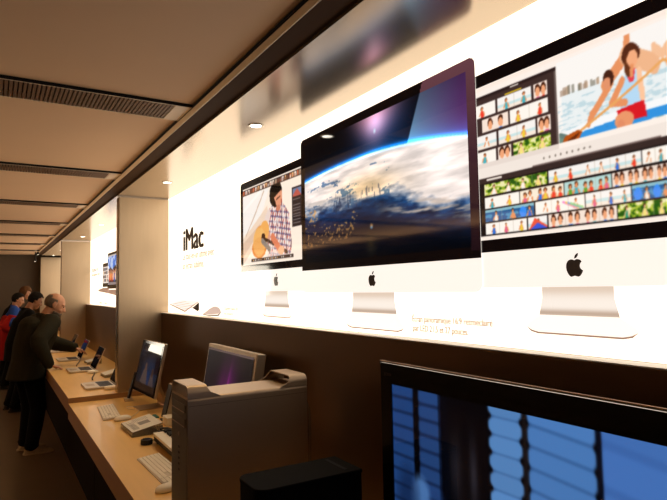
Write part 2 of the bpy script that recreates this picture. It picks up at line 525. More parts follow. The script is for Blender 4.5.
# ------------------------------------------------------------------ paintings
def earth():
    c = Canvas(320, 180, 1.78, (.012, .008, .02))
    X, Y = c.X, c.Y
    n1 = c.noise(5, 12, 3, 5); n2 = c.noise(18, 40, 8, 4); n3 = c.noise(3, 4, 21, 4); n4 = c.noise(7, 26, 33, 4)
    limb = .259 + np.where(X < .45, .22, .33) * (X - .45) ** 2
    d = Y - limb
    # aurora glow over the limb
    g = np.exp(-((X - .54) / (.125 - .25 * Y.clip(0, .3))) ** 2) * np.exp(-(Y / .17) ** 2)
    c.a += g[..., None] * np.array([.80, .50, .52])
    g = np.exp(-((X - .54) / .05) ** 2) * np.exp(-((Y - .06) / .08) ** 2)
    c.a += g[..., None] * np.array([.20, .20, .24])
    g2 = np.exp(-((X - .58) / .17) ** 2) * np.exp(-((Y - .10) / .16) ** 2)
    c.a += g2[..., None] * np.array([.10, .17, .30])
    c.ell(.537, .117, .006, .014, (.85, .95, 1), .9, .8)
    # printed sheen painted over the sky right of a slanting edge
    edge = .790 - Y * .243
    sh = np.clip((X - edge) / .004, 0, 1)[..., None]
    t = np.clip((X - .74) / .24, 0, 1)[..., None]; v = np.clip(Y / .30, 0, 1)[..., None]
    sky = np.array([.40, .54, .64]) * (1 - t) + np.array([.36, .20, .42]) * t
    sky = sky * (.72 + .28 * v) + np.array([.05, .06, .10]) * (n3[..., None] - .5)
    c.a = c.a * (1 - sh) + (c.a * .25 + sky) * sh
    # air glow
    glow = np.where(d < 0, np.exp(np.minimum(d, 0) / .045), 0)
    c.a += glow[..., None] * np.array([.02, .30, .55]) * .8
    # the globe: white cloud near the limb, thinning to dark sea
    wth = .17 + .16 * X + .02 * np.sin(9 * X)          # depth of the solid cloud band
    k = (wth - d) / .10 + (n1 - .5) * 2.2 + (n2 - .5) * 1.2 + .9 - 1.0 * np.clip((X - .5) * 2, 0, .4)
    cloud = np.clip(.5 + k, 0, 1)
    mid = np.clip(1 - (d - wth) / .30, 0, 1)
    sea = np.stack([.015 + .10 * mid * n2 * 2, .055 + .25 * mid * n2 * 2, .15 + .38 * mid * n2 * 2], -1)
    shade = .86 + .5 * (n4 - .45)
    white = np.stack([1.12 * shade, 1.06 * shade, 1.03 * shade], -1)
    warm = (np.exp(-((X - .47) / .20) ** 2 - ((d - .24) / .10) ** 2))[..., None]
    white = white * (1 - warm * np.array([.0, .10, .28]))
    bluegap = ((n2 > .58) & (n1 < .53) & (d > .08) & (X < .62))[..., None]
    white = np.where(bluegap, white * np.array([.42, .56, .72]), white)
    surf = sea * (1 - cloud[..., None]) + white * cloud[..., None]
    surf += (warm * (n1[..., None]) * np.array([.35, .20, .08])) * (1 - cloud[..., None])
    spk = (c.noise(70, 60, 5, 2) > .63) & (n3 > .42) & (d > .28) & (d < .58) & (X < .42)
    surf = np.where(spk[..., None], surf * .35 + np.array([.95, .66, .34]) * .62, surf)
    wis = np.clip((n4 - .52) * 8, 0, 1) * np.clip((X - .52) * 5, 0, 1) * np.exp(-((d - .42) / .07) ** 2)
    surf = surf * (1 - wis[..., None]) + np.array([.82, .74, .68]) * wis[..., None]
    for q in range(30):
        xx = .24 + .34 * rng.random(); yy = .48 + .14 * rng.random()
        surf = np.where(((X > xx) & (X < xx + .005) & (Y > yy) & (Y < yy + .03 + .05 * rng.random()))[..., None], surf * .5 + np.array([.16, .20, .30]) * .5, surf)
    low = np.clip(1.15 - (Y - .68) * 2.8, .05, 1)[..., None]
    surf = surf * np.where(cloud[..., None] > .6, np.maximum(low, .6), low)
    below = np.clip(d / .010, 0, 1)[..., None]
    c.a = c.a * (1 - below) + surf * below
    c.a += (np.exp(-(d / .016) ** 2))[..., None] * np.array([.05, .42, .72])
    c.ell(.50, .90, .025, .06, (.24, .20, .12), .6, .9); c.ell(.53, .74, .18, .26, (.16, .13, .07), .12, .9)
    c.ell(.505, .782, .008, .014, (.95, .65, .35), .8, .8); c.ell(.505, .792, .006, .008, (.2, .6, .9), .7, .8)
    return soften(c, 1)

def person_print(c, x, y, s, skin, hair, top, arm=0):
    """small printed figure, head at (x,y), s = head radius in canvas height"""
    k = 1 / c.asp
    c.ell(x, y + s * 3.1, s * 1.55 * k, s * 2.4, top)
    c.line(x - s * 1.2 * k, y + s * 1.8, x - s * (2.0 + arm) * k, y + s * (4.0 - arm), s * .42, skin)
    c.line(x + s * 1.2 * k, y + s * 1.8, x + s * 1.9 * k, y + s * 4.0, s * .42, skin)
    c.ell(x, y - s * .2, s * 1.08 * k, s * 1.2, hair)
    c.ell(x, y + s * .25, s * .82 * k, s * .95, skin)

PEACH, TAN = (1.0, .78, .62), (.92, .58, .38)
def thumb(c, x0, y0, x1, y1, kind, seed):
    r_ = random.Random(seed)
    n = max(1, round((x1 - x0) / (y1 - y0) * 1.0 / 1.15))
    sky = {'beach': (.98, .96, .94), 'green': (.55, .66, .16), 'blue': (.10, .36, .58), 'faces': (.98, .9, .84), 'white': (1.0, .97, .93), 'group': (.99, .93, .84), 'sea': (.72, .86, .84)}[kind]
    c.rect(x0, y0, x1, y1, sky)
    inside = (c.X >= x0) & (c.X < x1) & (c.Y >= y0) & (c.Y < y1)
    keep = c.a.copy()
    hgt = y1 - y0
    if kind == 'green':
        nz = c.noise(50, 50, seed, 2)
        c.put(nz > .52, (.78, .82, .30), .8); c.put(nz < .42, (.10, .30, .06), .85)
        c.put(nz > .62, (1, .96, .8), .8)
    if kind == 'beach':
        c.rect(x0, y0 + hgt * .52, x1, y1, (.80, .90, .90)); c.rect(x0, y0 + hgt * .74, x1, y1, (.98, .92, .86))
    if kind == 'blue':
        nz = c.noise(40, 60, seed, 2); c.put(nz > .55, (.30, .62, .78), .8)
        c.rect(x0, y0, x1, y0 + hgt * .22, (.55, .75, .8))
    for i in range(n):
        fx0 = x0 + (x1 - x0) * i / n; fw = (x1 - x0) / n
        cols = [(.95, .25, .18), (.2, .45, .85), (.98, .95, .9), (.95, .8, .25), (.9, .4, .55), (.3, .7, .75)]
        if kind in ('group', 'sea'):
            for q in range(2):
                person_print(c, fx0 + fw * (.28 + .4 * q + .1 * r_.random()), y0 + hgt * (.30 + .2 * r_.random()), hgt * .20, TAN, (.35, .18, .09), r_.choice(cols + [(.35, .65, .2)]), .3)
        elif kind == 'faces':
            for q in range(2): 
                c.ell(fx0 + fw * (.3 + .4 * q), y0 + hgt * .42, hgt * .30 / c.asp, hgt * .40, (.28, .13, .07))
                c.ell(fx0 + fw * (.3 + .4 * q), y0 + hgt * .56, hgt * .24 / c.asp, hgt * .34, (.96, .66, .48))
                c.ell(fx0 + fw * (.3 + .4 * q), y0 + hgt * 1.1, hgt * .3 / c.asp, hgt * .2, r_.choice(cols))
        elif kind == 'green':
            person_print(c, fx0 + fw * (.4 + .2 * r_.random()), y0 + hgt * .32, hgt * .15, PEACH, (.35, .2, .1), r_.choice([(1, .97, .92), (.2, .6, .45), (.98, .9, .5)]), .4)
        elif kind == 'blue':
            if r_.random() < .6: c.ell(fx0 + fw * .3, y0 + hgt * .6, fw * .22, hgt * .45, (.18, .55, .95))
            person_print(c, fx0 + fw * (.62 + .15 * r_.random()), y0 + hgt * .36, hgt * .15, TAN, (.2, .1, .06), r_.choice([(.95, .92, .88), (.2, .4, .8), TAN]), .3)
        else:
            person_print(c, fx0 + fw * (.35 + .3 * r_.random()), y0 + hgt * .34, hgt * .13, TAN, (.45, .24, .12), r_.choice(cols), .5 * r_.random())
        if i: c.rect(fx0 - .0012, y0, fx0 + .0006, y1, (.75, .68, .6), .5)
    c.a = np.where(inside[..., None], c.a, keep)

def movie_app():
    # covers the whole right-hand printed screen; the left part hides behind the big computer
    c = Canvas(430, 236, 1.80, (1.0, .95, .91))
    c.rect(0, 0, 1, .03, (1.0, .93, .88)); 
    # project pane
    def sub(u): return u
    x0, x1 = -.02, .442
    c.rect(x0, .065, x1, .535, (.24, .17, .16))
    c.rect(x0, .065, x1, .085, (.17, .11, .11)); c.rect(.20, .07, .245, .08, (.9, .85, .8)); c.rect(.17, .105, .26, .115, (.9, .75, .15))
    c.rect(x1 - .012, .085, x1, .50, (.42, .36, .34))
    rows = [(.125, [(.0, .275, 'beach'), (.29, .395, 'faces')]), (.225, [(.0, .09, 'beach'), (.10, .215, 'faces'), (.225, .395, 'beach')]),
            (.325, [(.0, .30, 'white'), (.315, .405, 'faces')]), (.425, [(.0, .10, 'white'), (.11, .215, 'faces'), (.225, .405, 'green')])]
    rows = [(.120, [(.0, .12, 'white'), (.13, .31, 'beach'), (.32, .395, 'faces')]), (.222, [(.05, .185, 'faces'), (.195, .395, 'white')]),
            (.324, [(.02, .12, 'beach'), (.13, .325, 'beach'), (.335, .405, 'faces')]), (.426, [(.0, .115, 'white'), (.125, .195, 'faces'), (.205, .40, 'green')])]
    sd = 3
    for y, items in rows:
        for a, b, k in items:
            sd += 1; thumb(c, a, y, b, y + .085, k, sd)
    c.rect(0, .505, x1, .535, (.92, .86, .82))
    # viewer: paddle-boarders
    vx0, vx1, vy0, vy1 = .432, 1.0, .045, .505
    vx0 = .447
    keep = c.a.copy()
    inside = (c.X >= vx0) & (c.X < vx1) & (c.Y >= vy0) & (c.Y < vy1)
    ox, oy_ = c.X, c.Y
    c.X = (ox - .447) / 1.19 + .432; c.Y = (oy_ - .12) / 1.16 + .115
    c.rect(-1, -1, 2, 2, (.99, .97, .95))
    c.rect(vx0, .215, vx1, vy1, (.93, .95, .95))
    nz = c.noise(30, 90, 77, 3)
    c.put((c.Y > .25) & (nz > .56), (.70, .82, .86), .7)
    for k in range(26):
        xx = .435 + .25 * rng.random()
        c.rect(xx, .20 - .02 * rng.random(), xx + .012, .222, random.choice([(.66, .55, .46), (.50, .48, .42), (.82, .68, .56)]), .7)
    c.put((c.Y > .40) & (c.X < .66), (.22, .34, .30), .75)
    c.put((c.Y > .42) & (nz > .5), (.45, .62, .55), .6)
    c.poly([(.44, .40), (.60, .375), (1.0, .365), (1.0, .425), (.70, .44), (.50, .435)], (.98, .98, .98))
    c.poly([(.47, .425), (.70, .405), (1.0, .40), (1.0, .435), (.70, .452), (.52, .448)], (.20, .58, .88))
    # rear figure leaning
    c.line(.735, .14, .64, .24, .030, TAN); c.line(.665, .24, .575, .36, .020, TAN); c.line(.575, .35, .560, .395, .016, TAN)
    c.line(.735, .14, .86, .22, .045, (.95, .72, .55)); c.line(.735, .14, .745, .06, .024, TAN)
    c.ell(.655, .215, .024, .040, (.28, .13, .08)); c.ell(.648, .235, .017, .028, (.90, .58, .42))
    c.line(.86, .15, .95, .25, .022, (.97, .76, .6)); c.ell(.93, .115, .030, .040, (.50, .33, .2)); c.ell(.94, .13, .02, .03, PEACH)
    # front figure in a pale blue top
    c.poly([(.715, .235), (.785, .215), (.80, .38), (.70, .385)], (.72, .86, .96))
    c.poly([(.735, .215), (.775, .21), (.765, .265), (.745, .265)], (.90, .25, .30))
    c.poly([(.685, .37), (.805, .355), (.815, .43), (.70, .425)], (.86, .10, .14))
    c.ell(.715, .42, .042, .040, (.93, .60, .42)); c.line(.70, .44, .685, .505, .028, (.90, .56, .40))
    c.line(.715, .245, .665, .33, .020, TAN); c.line(.665, .33, .725, .345, .017, TAN); c.line(.79, .23, .80, .34, .020, PEACH)
    c.ell(.757, .145, .040, .052, (.34, .16, .09)); c.ell(.745, .19, .018, .05, (.40, .2, .1)); c.ell(.765, .165, .025, .038, (.97, .68, .5)); c.line(.76, .2, .757, .23, .015, TAN)
    # paddle
    c.line(.50, .425, 1.0, .16, .0065, (.93, .66, .38))
    c.poly([(.432, .475), (.455, .42), (.515, .405), (.53, .42), (.50, .475), (.455, .505), (.432, .505)], (.72, .32, .08))
    c.poly([(.432, .49), (.47, .44), (.525, .414), (.49, .46)], (.42, .16, .04))
    c.X, c.Y = ox, oy_
    c.a = np.where(inside[..., None], c.a, keep)
    # tool strip
    c.rect(0, .535, 1, .60, (.96, .91, .87))
    for k in range(9): c.ell(.36 + .03 * k, .565, .004, .007, (.45, .40, .36))
    c.rect(.30, .595, .97, .60, (.5, .42, .4))
    # event pane
    c.rect(0, .60, 1, .635, (.22, .16, .15)); c.rect(.06, .612, .14, .622, (.95, .9, .85))
    c.rect(0, .635, 1, .985, (.10, .07, .07))
    for r_i, (y, items) in enumerate([(.645, [(.05, .375, 'green'), (.38, .86, 'beach'), (.865, 1., 'white')]),
                                      (.728, [(.05, .225, 'white'), (.23, .455, 'group'), (.46, .70, 'sea'), (.705, 1., 'faces')]),
                                      (.811, [(.05, .30, 'blue'), (.305, .56, 'white'), (.565, .80, 'beach'), (.805, 1., 'blue')]),
                                      (.894, [(.05, .26, 'white'), (.265, .365, 'beach'), (.37, .72, 'faces'), (.725, 1., 'green')])]):
        for a, b, k in items:
            sd += 1; thumb(c, a, y, b, y + .073, k, sd)
    # balloons on the third row
    for k, cc in enumerate([(.95, .4, .75), (.98, .8, .3), (.35, .6, .95), (.6, .85, .5)]):
        c.line(.45 + .012 * k, .835 + .004 * k, .52 + .01 * k, .878, .006, cc, .8)
    c.poly([(.27, .965), (.30, .90), (.365, .955), (.365, .966)], (.95, .35, .25)); c.poly([(.275, .966), (.315, .93), (.365, .966)], (.25, .35, .85))
    c.rect(0, .975, 1, 1, (1.0, .94, .89))
    return c

def guitarist():
    c = Canvas(190, 112, 1.72, (1.0, .93, .86))
    c.poly([(0, .1), (.45, .1), (.30, .45), (0, .62)], (.98, .95, .92))
    c.poly([(0, .66), (.42, .30), (.44, .50), (0, 1)], (.93, .82, .72), .8)
    c.poly([(.0, .72), (.30, .50), (.28, .60), (.0, .9)], (.84, .70, .6), .6)
    c.line(.06, .62, .36, .12, .012, (.84, .74, .66)); c.line(.0, .30, .3, .1, .02, (1, .98, .95))
    # figure
    c.poly([(.40, .50), (.44, .36), (.55, .30), (.68, .33), (.77, .46), (.80, .80), (.78, .93), (.42, .93)], (.92, .84, .80))
    body = c.poly([(.38, .56), (.44, .36), (.55, .30), (.68, .33), (.78, .47), (.82, .82), (.80, .92), (.45, .92)], (.94, .88, .84))
    st = (np.sin((c.X + .25 * c.Y) * 2 * math.pi * 26) > .55); st2 = (np.sin((c.Y - .25 * c.X) * 2 * math.pi * 16) > .5)
    c.put(body & st, (.75, .18, .16), .75); c.put(body & st2, (.22, .2, .42), .6); c.put(body & (np.sin((c.X - .1) * 2 * math.pi * 13) > .86), (.2, .12, .2), .6)
    nzz = c.noise(30, 20, 5, 2); c.put(body & (nzz > .58), (1, .97, .93), .6)
    c.line(.44, .42, .36, .56, .06, (.93, .84, .80)); c.line(.36, .56, .44, .68, .05, (.86, .60, .5))
    # guitar
    c.ell(.30, .70, .115, .17, (.93, .62, .30)); c.ell(.37, .60, .075, .12, (.95, .68, .36)); c.ell(.28, .80, .12, .13, (.88, .52, .22))
    c.ell(.28, .73, .105, .18, (.97, .78, .48), .55); c.ell(.345, .68, .032, .05, (.20, .09, .05))
    c.line(.36, .70, .74, .90, .020, (.22, .12, .08)); c.line(.33, .72, .45, .84, .035, (.55, .50, .46))
    for k in range(14): c.line(.42 + .022 * k, .72 + .012 * k, .40 + .022 * k, .77 + .012 * k, .004, (.85, .8, .74), .8)
    c.line(.50, .70, .62, .86, .05, (.88, .5, .36)); c.ell(.64, .87, .05, .05, (.96, .72, .56))
    # head, bent down
    c.ell(.56, .20, .105, .155, (.055, .03, .025)); c.poly([(.45, .20), (.50, .30), (.55, .25), (.64, .16), (.60, .06), (.50, .07)], (.05, .03, .025))
    c.poly([(.53, .24), (.66, .17), (.665, .30), (.63, .37), (.575, .35)], (.90, .60, .46)); c.ell(.655, .30, .012, .02, (.7, .3, .25))
    c.line(.575, .27, .63, .245, .008, (.25, .12, .1)); c.ell(.60, .375, .035, .04, (.82, .5, .38))
    # film strip along the top, tool bars
    c.rect(0, 0, 1, .018, (.95, .88, .82))
    c.rect(0, .018, 1, .088, (.12, .07, .06))
    for k in range(24):
        cc = random.choice([(1, .93, .85), (.95, .72, .5), (.85, .45, .3), (.98, .9, .85), (.45, .3, .25), (.7, .6, .5)])
        c.rect(.01 + k * .0412, .030, .01 + k * .0412 + .033, .078, cc)
        c.rect(.02 + k * .0412, .045, .01 + k * .0412 + .022, .078, random.choice([(.4, .2, .15), (.95, .9, .85), (.7, .4, .3)]))
    c.rect(.15, .925, .85, .968, (.16, .10, .09))
    for k in range(22): c.rect(.17 + k * .031, .935, .17 + k * .031 + .018, .958, random.choice([(.9, .7, .5), (.4, .3, .25), (.95, .9, .85)]))
    c.rect(0, .968, 1, 1, (1, .93, .86))
    # adjust panel
    c.rect(.83, .20, 1, .63, (.14, .10, .12)); c.rect(.84, .21, .99, .30, (.45, .50, .62)); c.poly([(.84, .30), (.88, .25), (.92, .22), (.97, .28), (.99, .30)], (.75, .35, .3))
    for k in range(9): c.rect(.85, .33 + k * .032, .97, .338 + k * .032, (.55, .50, .48))
    return c

def laptop_print_a():
    c = Canvas(60, 50, 1.3, (.93, .88, .84))
    c.rect(0, 0, 1, .08, (.25, .18, .16))
    for j in range(4):
        for i in range(5):
            c.rect(.03 + i * .19, .14 + j * .21, .19 + i * .19, .30 + j * .21, random.choice([(.35, .22, .18), (.75, .5, .4), (.2, .25, .35), (.95, .85, .75)]))
    return c

def laptop_print_b():
    c = Canvas(80, 60, 1.4, (.25, .45, .80))
    c.rect(0, 0, 1, .05, (.75, .72, .7)); c.rect(0, .05, 1, .45, (.22, .45, .82))
    n = c.noise(5, 5, 4, 3); c.put((n > .55) & (c.Y < .5) & (c.Y > .05), (.85, .88, .95), .8)
    c.poly([(0, .55), (.3, .40), (.55, .52), (.8, .36), (1, .45), (1, 1), (0, 1)], (.20, .18, .2))
    for k in range(7):
        person_print(c, .10 + .13 * k, .52 + .05 * (k % 2), .06, (.9, .6, .45), (.2, .12, .08), random.choice([(.85, .2, .15), (.9, .8, .7), (.2, .35, .7), (.9, .6, .2)]), .2)
    c.rect(0, .92, 1, 1, (.55, .5, .5))
    return c

def aurora_desktop():
    c = Canvas(120, 76, 1.6, (.06, .035, .055))
    X, Y = c.X, c.Y
    for x0, wd, a in ((.42, .10, .30), (.55, .05, .38), (.63, .09, .28), (.50, .25, .22)):
        g = np.exp(-((X - x0 - .12 * (.5 - Y)) / wd) ** 2) * np.exp(-((Y - .55) / .42) ** 2)
        c.a += g[..., None] * np.array([.60, .08, .55]) * a * .75
    c.a += (np.exp(-((X - .54 - .12 * (.5 - Y)) / .010) ** 2) * np.exp(-((Y - .5) / .3) ** 2))[..., None] * np.array([.55, .35, .5]) * .3
    c.a += np.clip(.30 - X, 0, 1)[..., None] * np.array([.04, .04, .10])
    c.rect(0, 0, 1, .03, (.35, .28, .27))
    c.rect(.02, .84, .8, .9, (.22, .20, .26), .6)
    return c

def tower_app():
    c = Canvas(90, 64, 1.4, (.085, .105, .14))
    X, Y = c.X, c.Y
    c.rect(0, 0, 1, .05, (.16, .16, .17))
    n = c.noise(4, 4, 9, 3)
    c.a += (n - .5)[..., None] * np.array([.05, .08, .12])
    c.ell(.60, .62, .34, .34, (.09, .19, .32), .9, .4)
    c.poly([(.22, .84), (.30, .60), (.38, .48), (.46, .52), (.54, .70), (.58, .88)], (.34, .31, .30)); c.ell(.40, .50, .05, .09, (.36, .30, .26))
    c.poly([(.64, .9), (.70, .62), (.80, .60), (.92, .9)], (.32, .29, .30)); c.ell(.76, .58, .05, .09, (.26, .19, .16))
    c.poly([(.50, .60), (.62, .55), (.66, .9), (.56, .9)], (.08, .20, .38))
    c.rect(0, .86, 1, 1, (.17, .115, .08)); c.rect(.82, .25, 1, .6, (.06, .035, .085))
    c.rect(.08, .14, .4, .19, (.17, .20, .26)); c.rect(.08, .24, .3, .27, (.16, .19, .25))
    c.a = c.a * np.array([.8, .72, .70])
    return soften(c, 1)

def tv_film():
    # composed by what is seen of it; re-spaced by fit_seen
    c = Canvas(400, 200, 1.5, (.010, .012, .030))
    X, Y = c.X, c.Y
    def slats(x0, x1, n, y0, y1, bl, rx, ry, tilt=0.0, gap=.18, soft=.35):
        hh = (y1 - y0) / n
        for k in range(n):
            yc = y0 + hh * (k + .5) + tilt * ((X - x0) / (x1 - x0))
            hx, hy = (x1 - x0) / 2, hh * (1 - gap) / 2
            qx = np.maximum(np.abs(X - (x0 + x1) / 2) - (hx - rx), 0) / rx
            qy = np.maximum(np.abs(Y - yc) - (hy - ry), 0) / ry
            dd = np.hypot(qx, qy)
            c.put(np.clip((1 + soft / 2 - dd) / soft, 0, 1), bl * (.93 + .07 * random.random()))
    for a_, b_, cc in ((-.01, .074, (.07, .15, .30)), (.094, .172, (.08, .15, .30)), (.360, .464, (.18, .32, .52)), (.500, .735, (.14, .27, .46)), (.766, 1.1, (.17, .31, .56))):
        c.rect(a_, 0, b_, 1, cc)
    slats(-.01, .074, 11, -.02, 1.0, np.array([.13, .27, .50]), .012, .014, gap=.20, soft=.6)
    slats(.094, .172, 11, -.01, 1.01, np.array([.15, .28, .50]), .016, .018, gap=.20, soft=.6)
    c.put(np.exp(-((X - .225) / .022) ** 2) * np.exp(-((Y - .40) / .18) ** 2), (.16, .15, .18), .7)
    c.put(np.exp(-((X - .290) / .014) ** 2) * np.exp(-((Y - .40) / .18) ** 2), (.24, .23, .27), .6)
    c.put(((X > .165) & (X < .20)), (.012, .025, .07), .6)
    slats(.350, .474, 11, -.045, 1.0, np.array([.36, .56, .80]), .026, .036, gap=.05, soft=.30)
    slats(.492, .745, 10, -.06, 1.0, np.array([.31, .51, .77]), .022, .036, tilt=.035, gap=.06, soft=.5)
    slats(.766, 1.03, 6, -.14, 1.02, np.array([.30, .50, .80]), .014, .05, tilt=.04, gap=.05, soft=.9)
    c.put((Y < .30) & (X > .766), (.26, .42, .70), .35)
    c.put(np.clip(1.4 - np.abs(X - .483) / .009, 0, 1), (.11, .085, .085), .9)
    c.put(np.clip(1.5 - np.abs(X - .756) / .008, 0, 1), (.03, .04, .09), .95)
    c.poly([(.49, .66), (.53, .69), (.58, .74), (.62, .76), (.66, .84), (.70, 1.0), (.49, 1.0)], (.03, .05, .12))
    c.ell(.095, .66, .034, .13, (.30, .47, .70), .95, .25)
    c.ell(.050, .70, .035, .2, (.05, .11, .24), .55, .4); c.ell(.155, .80, .035, .2, (.12, .22, .42), .7, .4)
    return soften(fit_seen(c, .998, 1.35, .83 + .49, .49 + .372, 393, 667), 3)

# ------------------------------------------------------------------ logo (apple with a bite and a leaf), unit height 1
def apple_pts():
    right = [(0, .66), (.05, .685), (.12, .71), (.20, .70), (.29, .665), (.345, .60)]
    bite = []
    cx, cy, rr = .455, .415, .205
    for i in range(9):
        a = R(128 + i * (232 - 128) / 8)
        bite.append((cx + rr * math.cos(a), cy + rr * math.sin(a)))
    low = [(.40, .215), (.35, .10), (.27, .0), (.19, -.045), (.11, -.035), (.04, -.01), (0, -.005)]
    left = [(-.04, -.01), (-.11, -.035), (-.18, -.045), (-.25, 0), (-.33, .10), (-.39, .24), (-.41, .38), (-.395, .52), (-.34, .62), (-.26, .685), (-.17, .71), (-.08, .70)]
    return right + bite + low + left
def leaf_pts():
    return [(0, .735), (.01, .80), (.05, .88), (.115, .94), (.19, .965), (.185, .89), (.15, .82), (.09, .76)]

# ------------------------------------------------------------------ the back-lit display walls
def lit_display(yr, yl, label):
    """panel between two pillars, yl = left (far) edge as seen from the room"""
    t = empty('backlit_display', (XW, (yl + yr) / 2, 1.51))
    bm = bmesh.new()
    oy = (yl + yr) / 2
    add_box(bm, 0, .03, yr - oy, yl - oy, .03, ZS - .006 - 1.51)
    p = mesh_obj('lit_panel', bm, M['lightbox'], t)
    tag(t, label, 'backlit display', 'backlit advertising walls')
    return t

def at_wall(t, o, name=None):
    """o was built in world coordinates; keep it there under the display"""
    o.parent = t
    o.matrix_parent_inverse = Matrix.Translation(-Vector(t.location))
    return o

def printed_computer(t, yc, width, zb, ztop, x, chin, label, pic, bez, neck, foot, gain=1.0, sheen=False):
    """flat all-in-one computer as printed on the display; yc = centre"""
    h = ztop - zb
    r = .026 * width / 1.1
    base = at_wall(t, wall_poly('printed_computer', [(yc - p[0], zb + h / 2 + p[1]) for p in rrect(width, h, r, 6)], x, M['pr_chin'], None))
    base['label'] = label
    def sub(o): 
        o.parent = base; return o
    zc_ = zb + chin
    inv = Matrix.Translation(-Vector(t.location))
    def put(o):
        o.parent = base
        return o
    put(wall_poly('printed_bezel', [(yc - p[0], (zc_ + ztop) / 2 + p[1]) for p in rrect(width, ztop - zc_, r, 6, corners=(0, 1, 1, 0))], x - .0013, M['pr_black'], None))
    sw = width - 2 * bez; sz0, sz1 = zc_ + bez * .92, ztop - bez
    put(picture('printed_screen', pic, (x - .0028, yc + sw / 2, sz1), (0, -1, 0), (0, 0, 1), sw, sz1 - sz0, M['ink'], None, gain))
    lh = chin * .56
    zl = zb + chin * .5 - lh * .42
    put(wall_poly('printed_logo', [(yc - p[0] * lh, zl + p[1] * lh) for p in apple_pts()], x - .0013, M['pr_text'], None, .001))
    put(wall_poly('printed_leaf', [(yc - p[0] * lh, zl + p[1] * lh) for p in leaf_pts()], x - .0013, M['pr_text'], None, .001))
    (nw1, nw2, nz), (fw, fz0, fz1) = neck, foot
    # neck with a soft dark band, painted as print
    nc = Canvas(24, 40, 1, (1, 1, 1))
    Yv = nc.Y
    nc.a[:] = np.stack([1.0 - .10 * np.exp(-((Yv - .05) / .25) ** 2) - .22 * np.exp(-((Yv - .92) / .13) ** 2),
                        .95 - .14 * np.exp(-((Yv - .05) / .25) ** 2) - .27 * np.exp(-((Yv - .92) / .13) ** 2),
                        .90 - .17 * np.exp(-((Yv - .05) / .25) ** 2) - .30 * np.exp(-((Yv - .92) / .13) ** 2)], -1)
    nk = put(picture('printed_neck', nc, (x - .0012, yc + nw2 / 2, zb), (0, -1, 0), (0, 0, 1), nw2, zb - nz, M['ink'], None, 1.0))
    # taper the neck towards its top
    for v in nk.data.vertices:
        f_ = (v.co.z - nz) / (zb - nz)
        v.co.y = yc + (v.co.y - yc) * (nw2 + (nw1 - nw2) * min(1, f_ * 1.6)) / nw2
    fpts = [(yc + nw2 / 2, nz), (yc + fw / 2, fz1), (yc + fw / 2 + .002, fz1 - (fz1 - fz0) * .5), (yc + fw / 2 - .03, fz0), (yc - fw / 2 + .03, fz0), (yc - fw / 2 - .002, fz1 - (fz1 - fz0) * .5), (yc - fw / 2, fz1), (yc - nw2 / 2, nz)]
    put(wall_poly('printed_foot', fpts, x, M['pr_foot'], None, .001))
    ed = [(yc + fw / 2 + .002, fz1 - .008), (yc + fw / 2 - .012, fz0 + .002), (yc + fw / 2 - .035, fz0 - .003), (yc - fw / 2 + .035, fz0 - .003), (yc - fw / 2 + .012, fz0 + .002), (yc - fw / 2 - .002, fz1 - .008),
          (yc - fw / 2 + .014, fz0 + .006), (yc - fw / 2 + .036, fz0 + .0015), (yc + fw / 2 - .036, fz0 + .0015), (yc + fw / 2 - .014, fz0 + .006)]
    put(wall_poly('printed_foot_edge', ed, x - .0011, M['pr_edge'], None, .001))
    if sheen: return base, zc_, r
    return base

d1 = lit_display(FINS[0] + FT + .001, FIN0 + .02, 'huge backlit white wall poster with three desktop computers, nearest display')
X0 = XW - .0001
# left, right and front computers
printed_computer(d1, 2.655, .965, 1.708, 2.352, X0, .115, 'printed computer at the left with the guitar player', soften(fit_seen(guitarist(), XW, 2.0, 2.655 + .4425, .885, 243, 303), 1), .040, (.27, .30, 1.625), (.345, 1.574, 1.592))
printed_computer(d1, .893, .95, 1.712, 2.366, X0, .106, 'printed computer at the right with the photo gallery', soften(fit_seen(movie_app(), XW, 2.08, .893 + .435, .87, 475, 667), 2), .040, (.205, .228, 1.638), (.31, 1.590, 1.612))
big = printed_computer(d1, 1.779, 1.147, 1.699, 2.432, X0 - .0045, .104, 'printed computer in front with the view of the earth', earth(), .038, (.278, .30, 1.62), (.378, 1.558, 1.578))
# printed sheen on the right part of the big bezel
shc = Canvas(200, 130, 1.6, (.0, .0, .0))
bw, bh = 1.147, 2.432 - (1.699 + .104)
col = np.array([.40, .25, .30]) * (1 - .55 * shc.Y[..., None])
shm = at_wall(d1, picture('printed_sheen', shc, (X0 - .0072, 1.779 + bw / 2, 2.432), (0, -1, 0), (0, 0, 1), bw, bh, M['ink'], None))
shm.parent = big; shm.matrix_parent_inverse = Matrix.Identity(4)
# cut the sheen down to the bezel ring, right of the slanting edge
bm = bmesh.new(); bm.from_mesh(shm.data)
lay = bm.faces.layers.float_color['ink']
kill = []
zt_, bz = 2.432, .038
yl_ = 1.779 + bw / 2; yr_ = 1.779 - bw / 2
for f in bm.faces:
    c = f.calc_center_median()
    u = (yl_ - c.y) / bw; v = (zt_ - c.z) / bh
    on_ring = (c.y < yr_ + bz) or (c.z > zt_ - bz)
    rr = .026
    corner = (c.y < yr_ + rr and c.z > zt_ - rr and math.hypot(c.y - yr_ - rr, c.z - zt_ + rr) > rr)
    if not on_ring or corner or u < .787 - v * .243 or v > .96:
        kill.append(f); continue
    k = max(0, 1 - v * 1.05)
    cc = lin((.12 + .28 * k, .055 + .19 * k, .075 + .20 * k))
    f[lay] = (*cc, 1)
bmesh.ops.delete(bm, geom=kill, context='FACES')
bm.to_mesh(shm.data); bm.free()

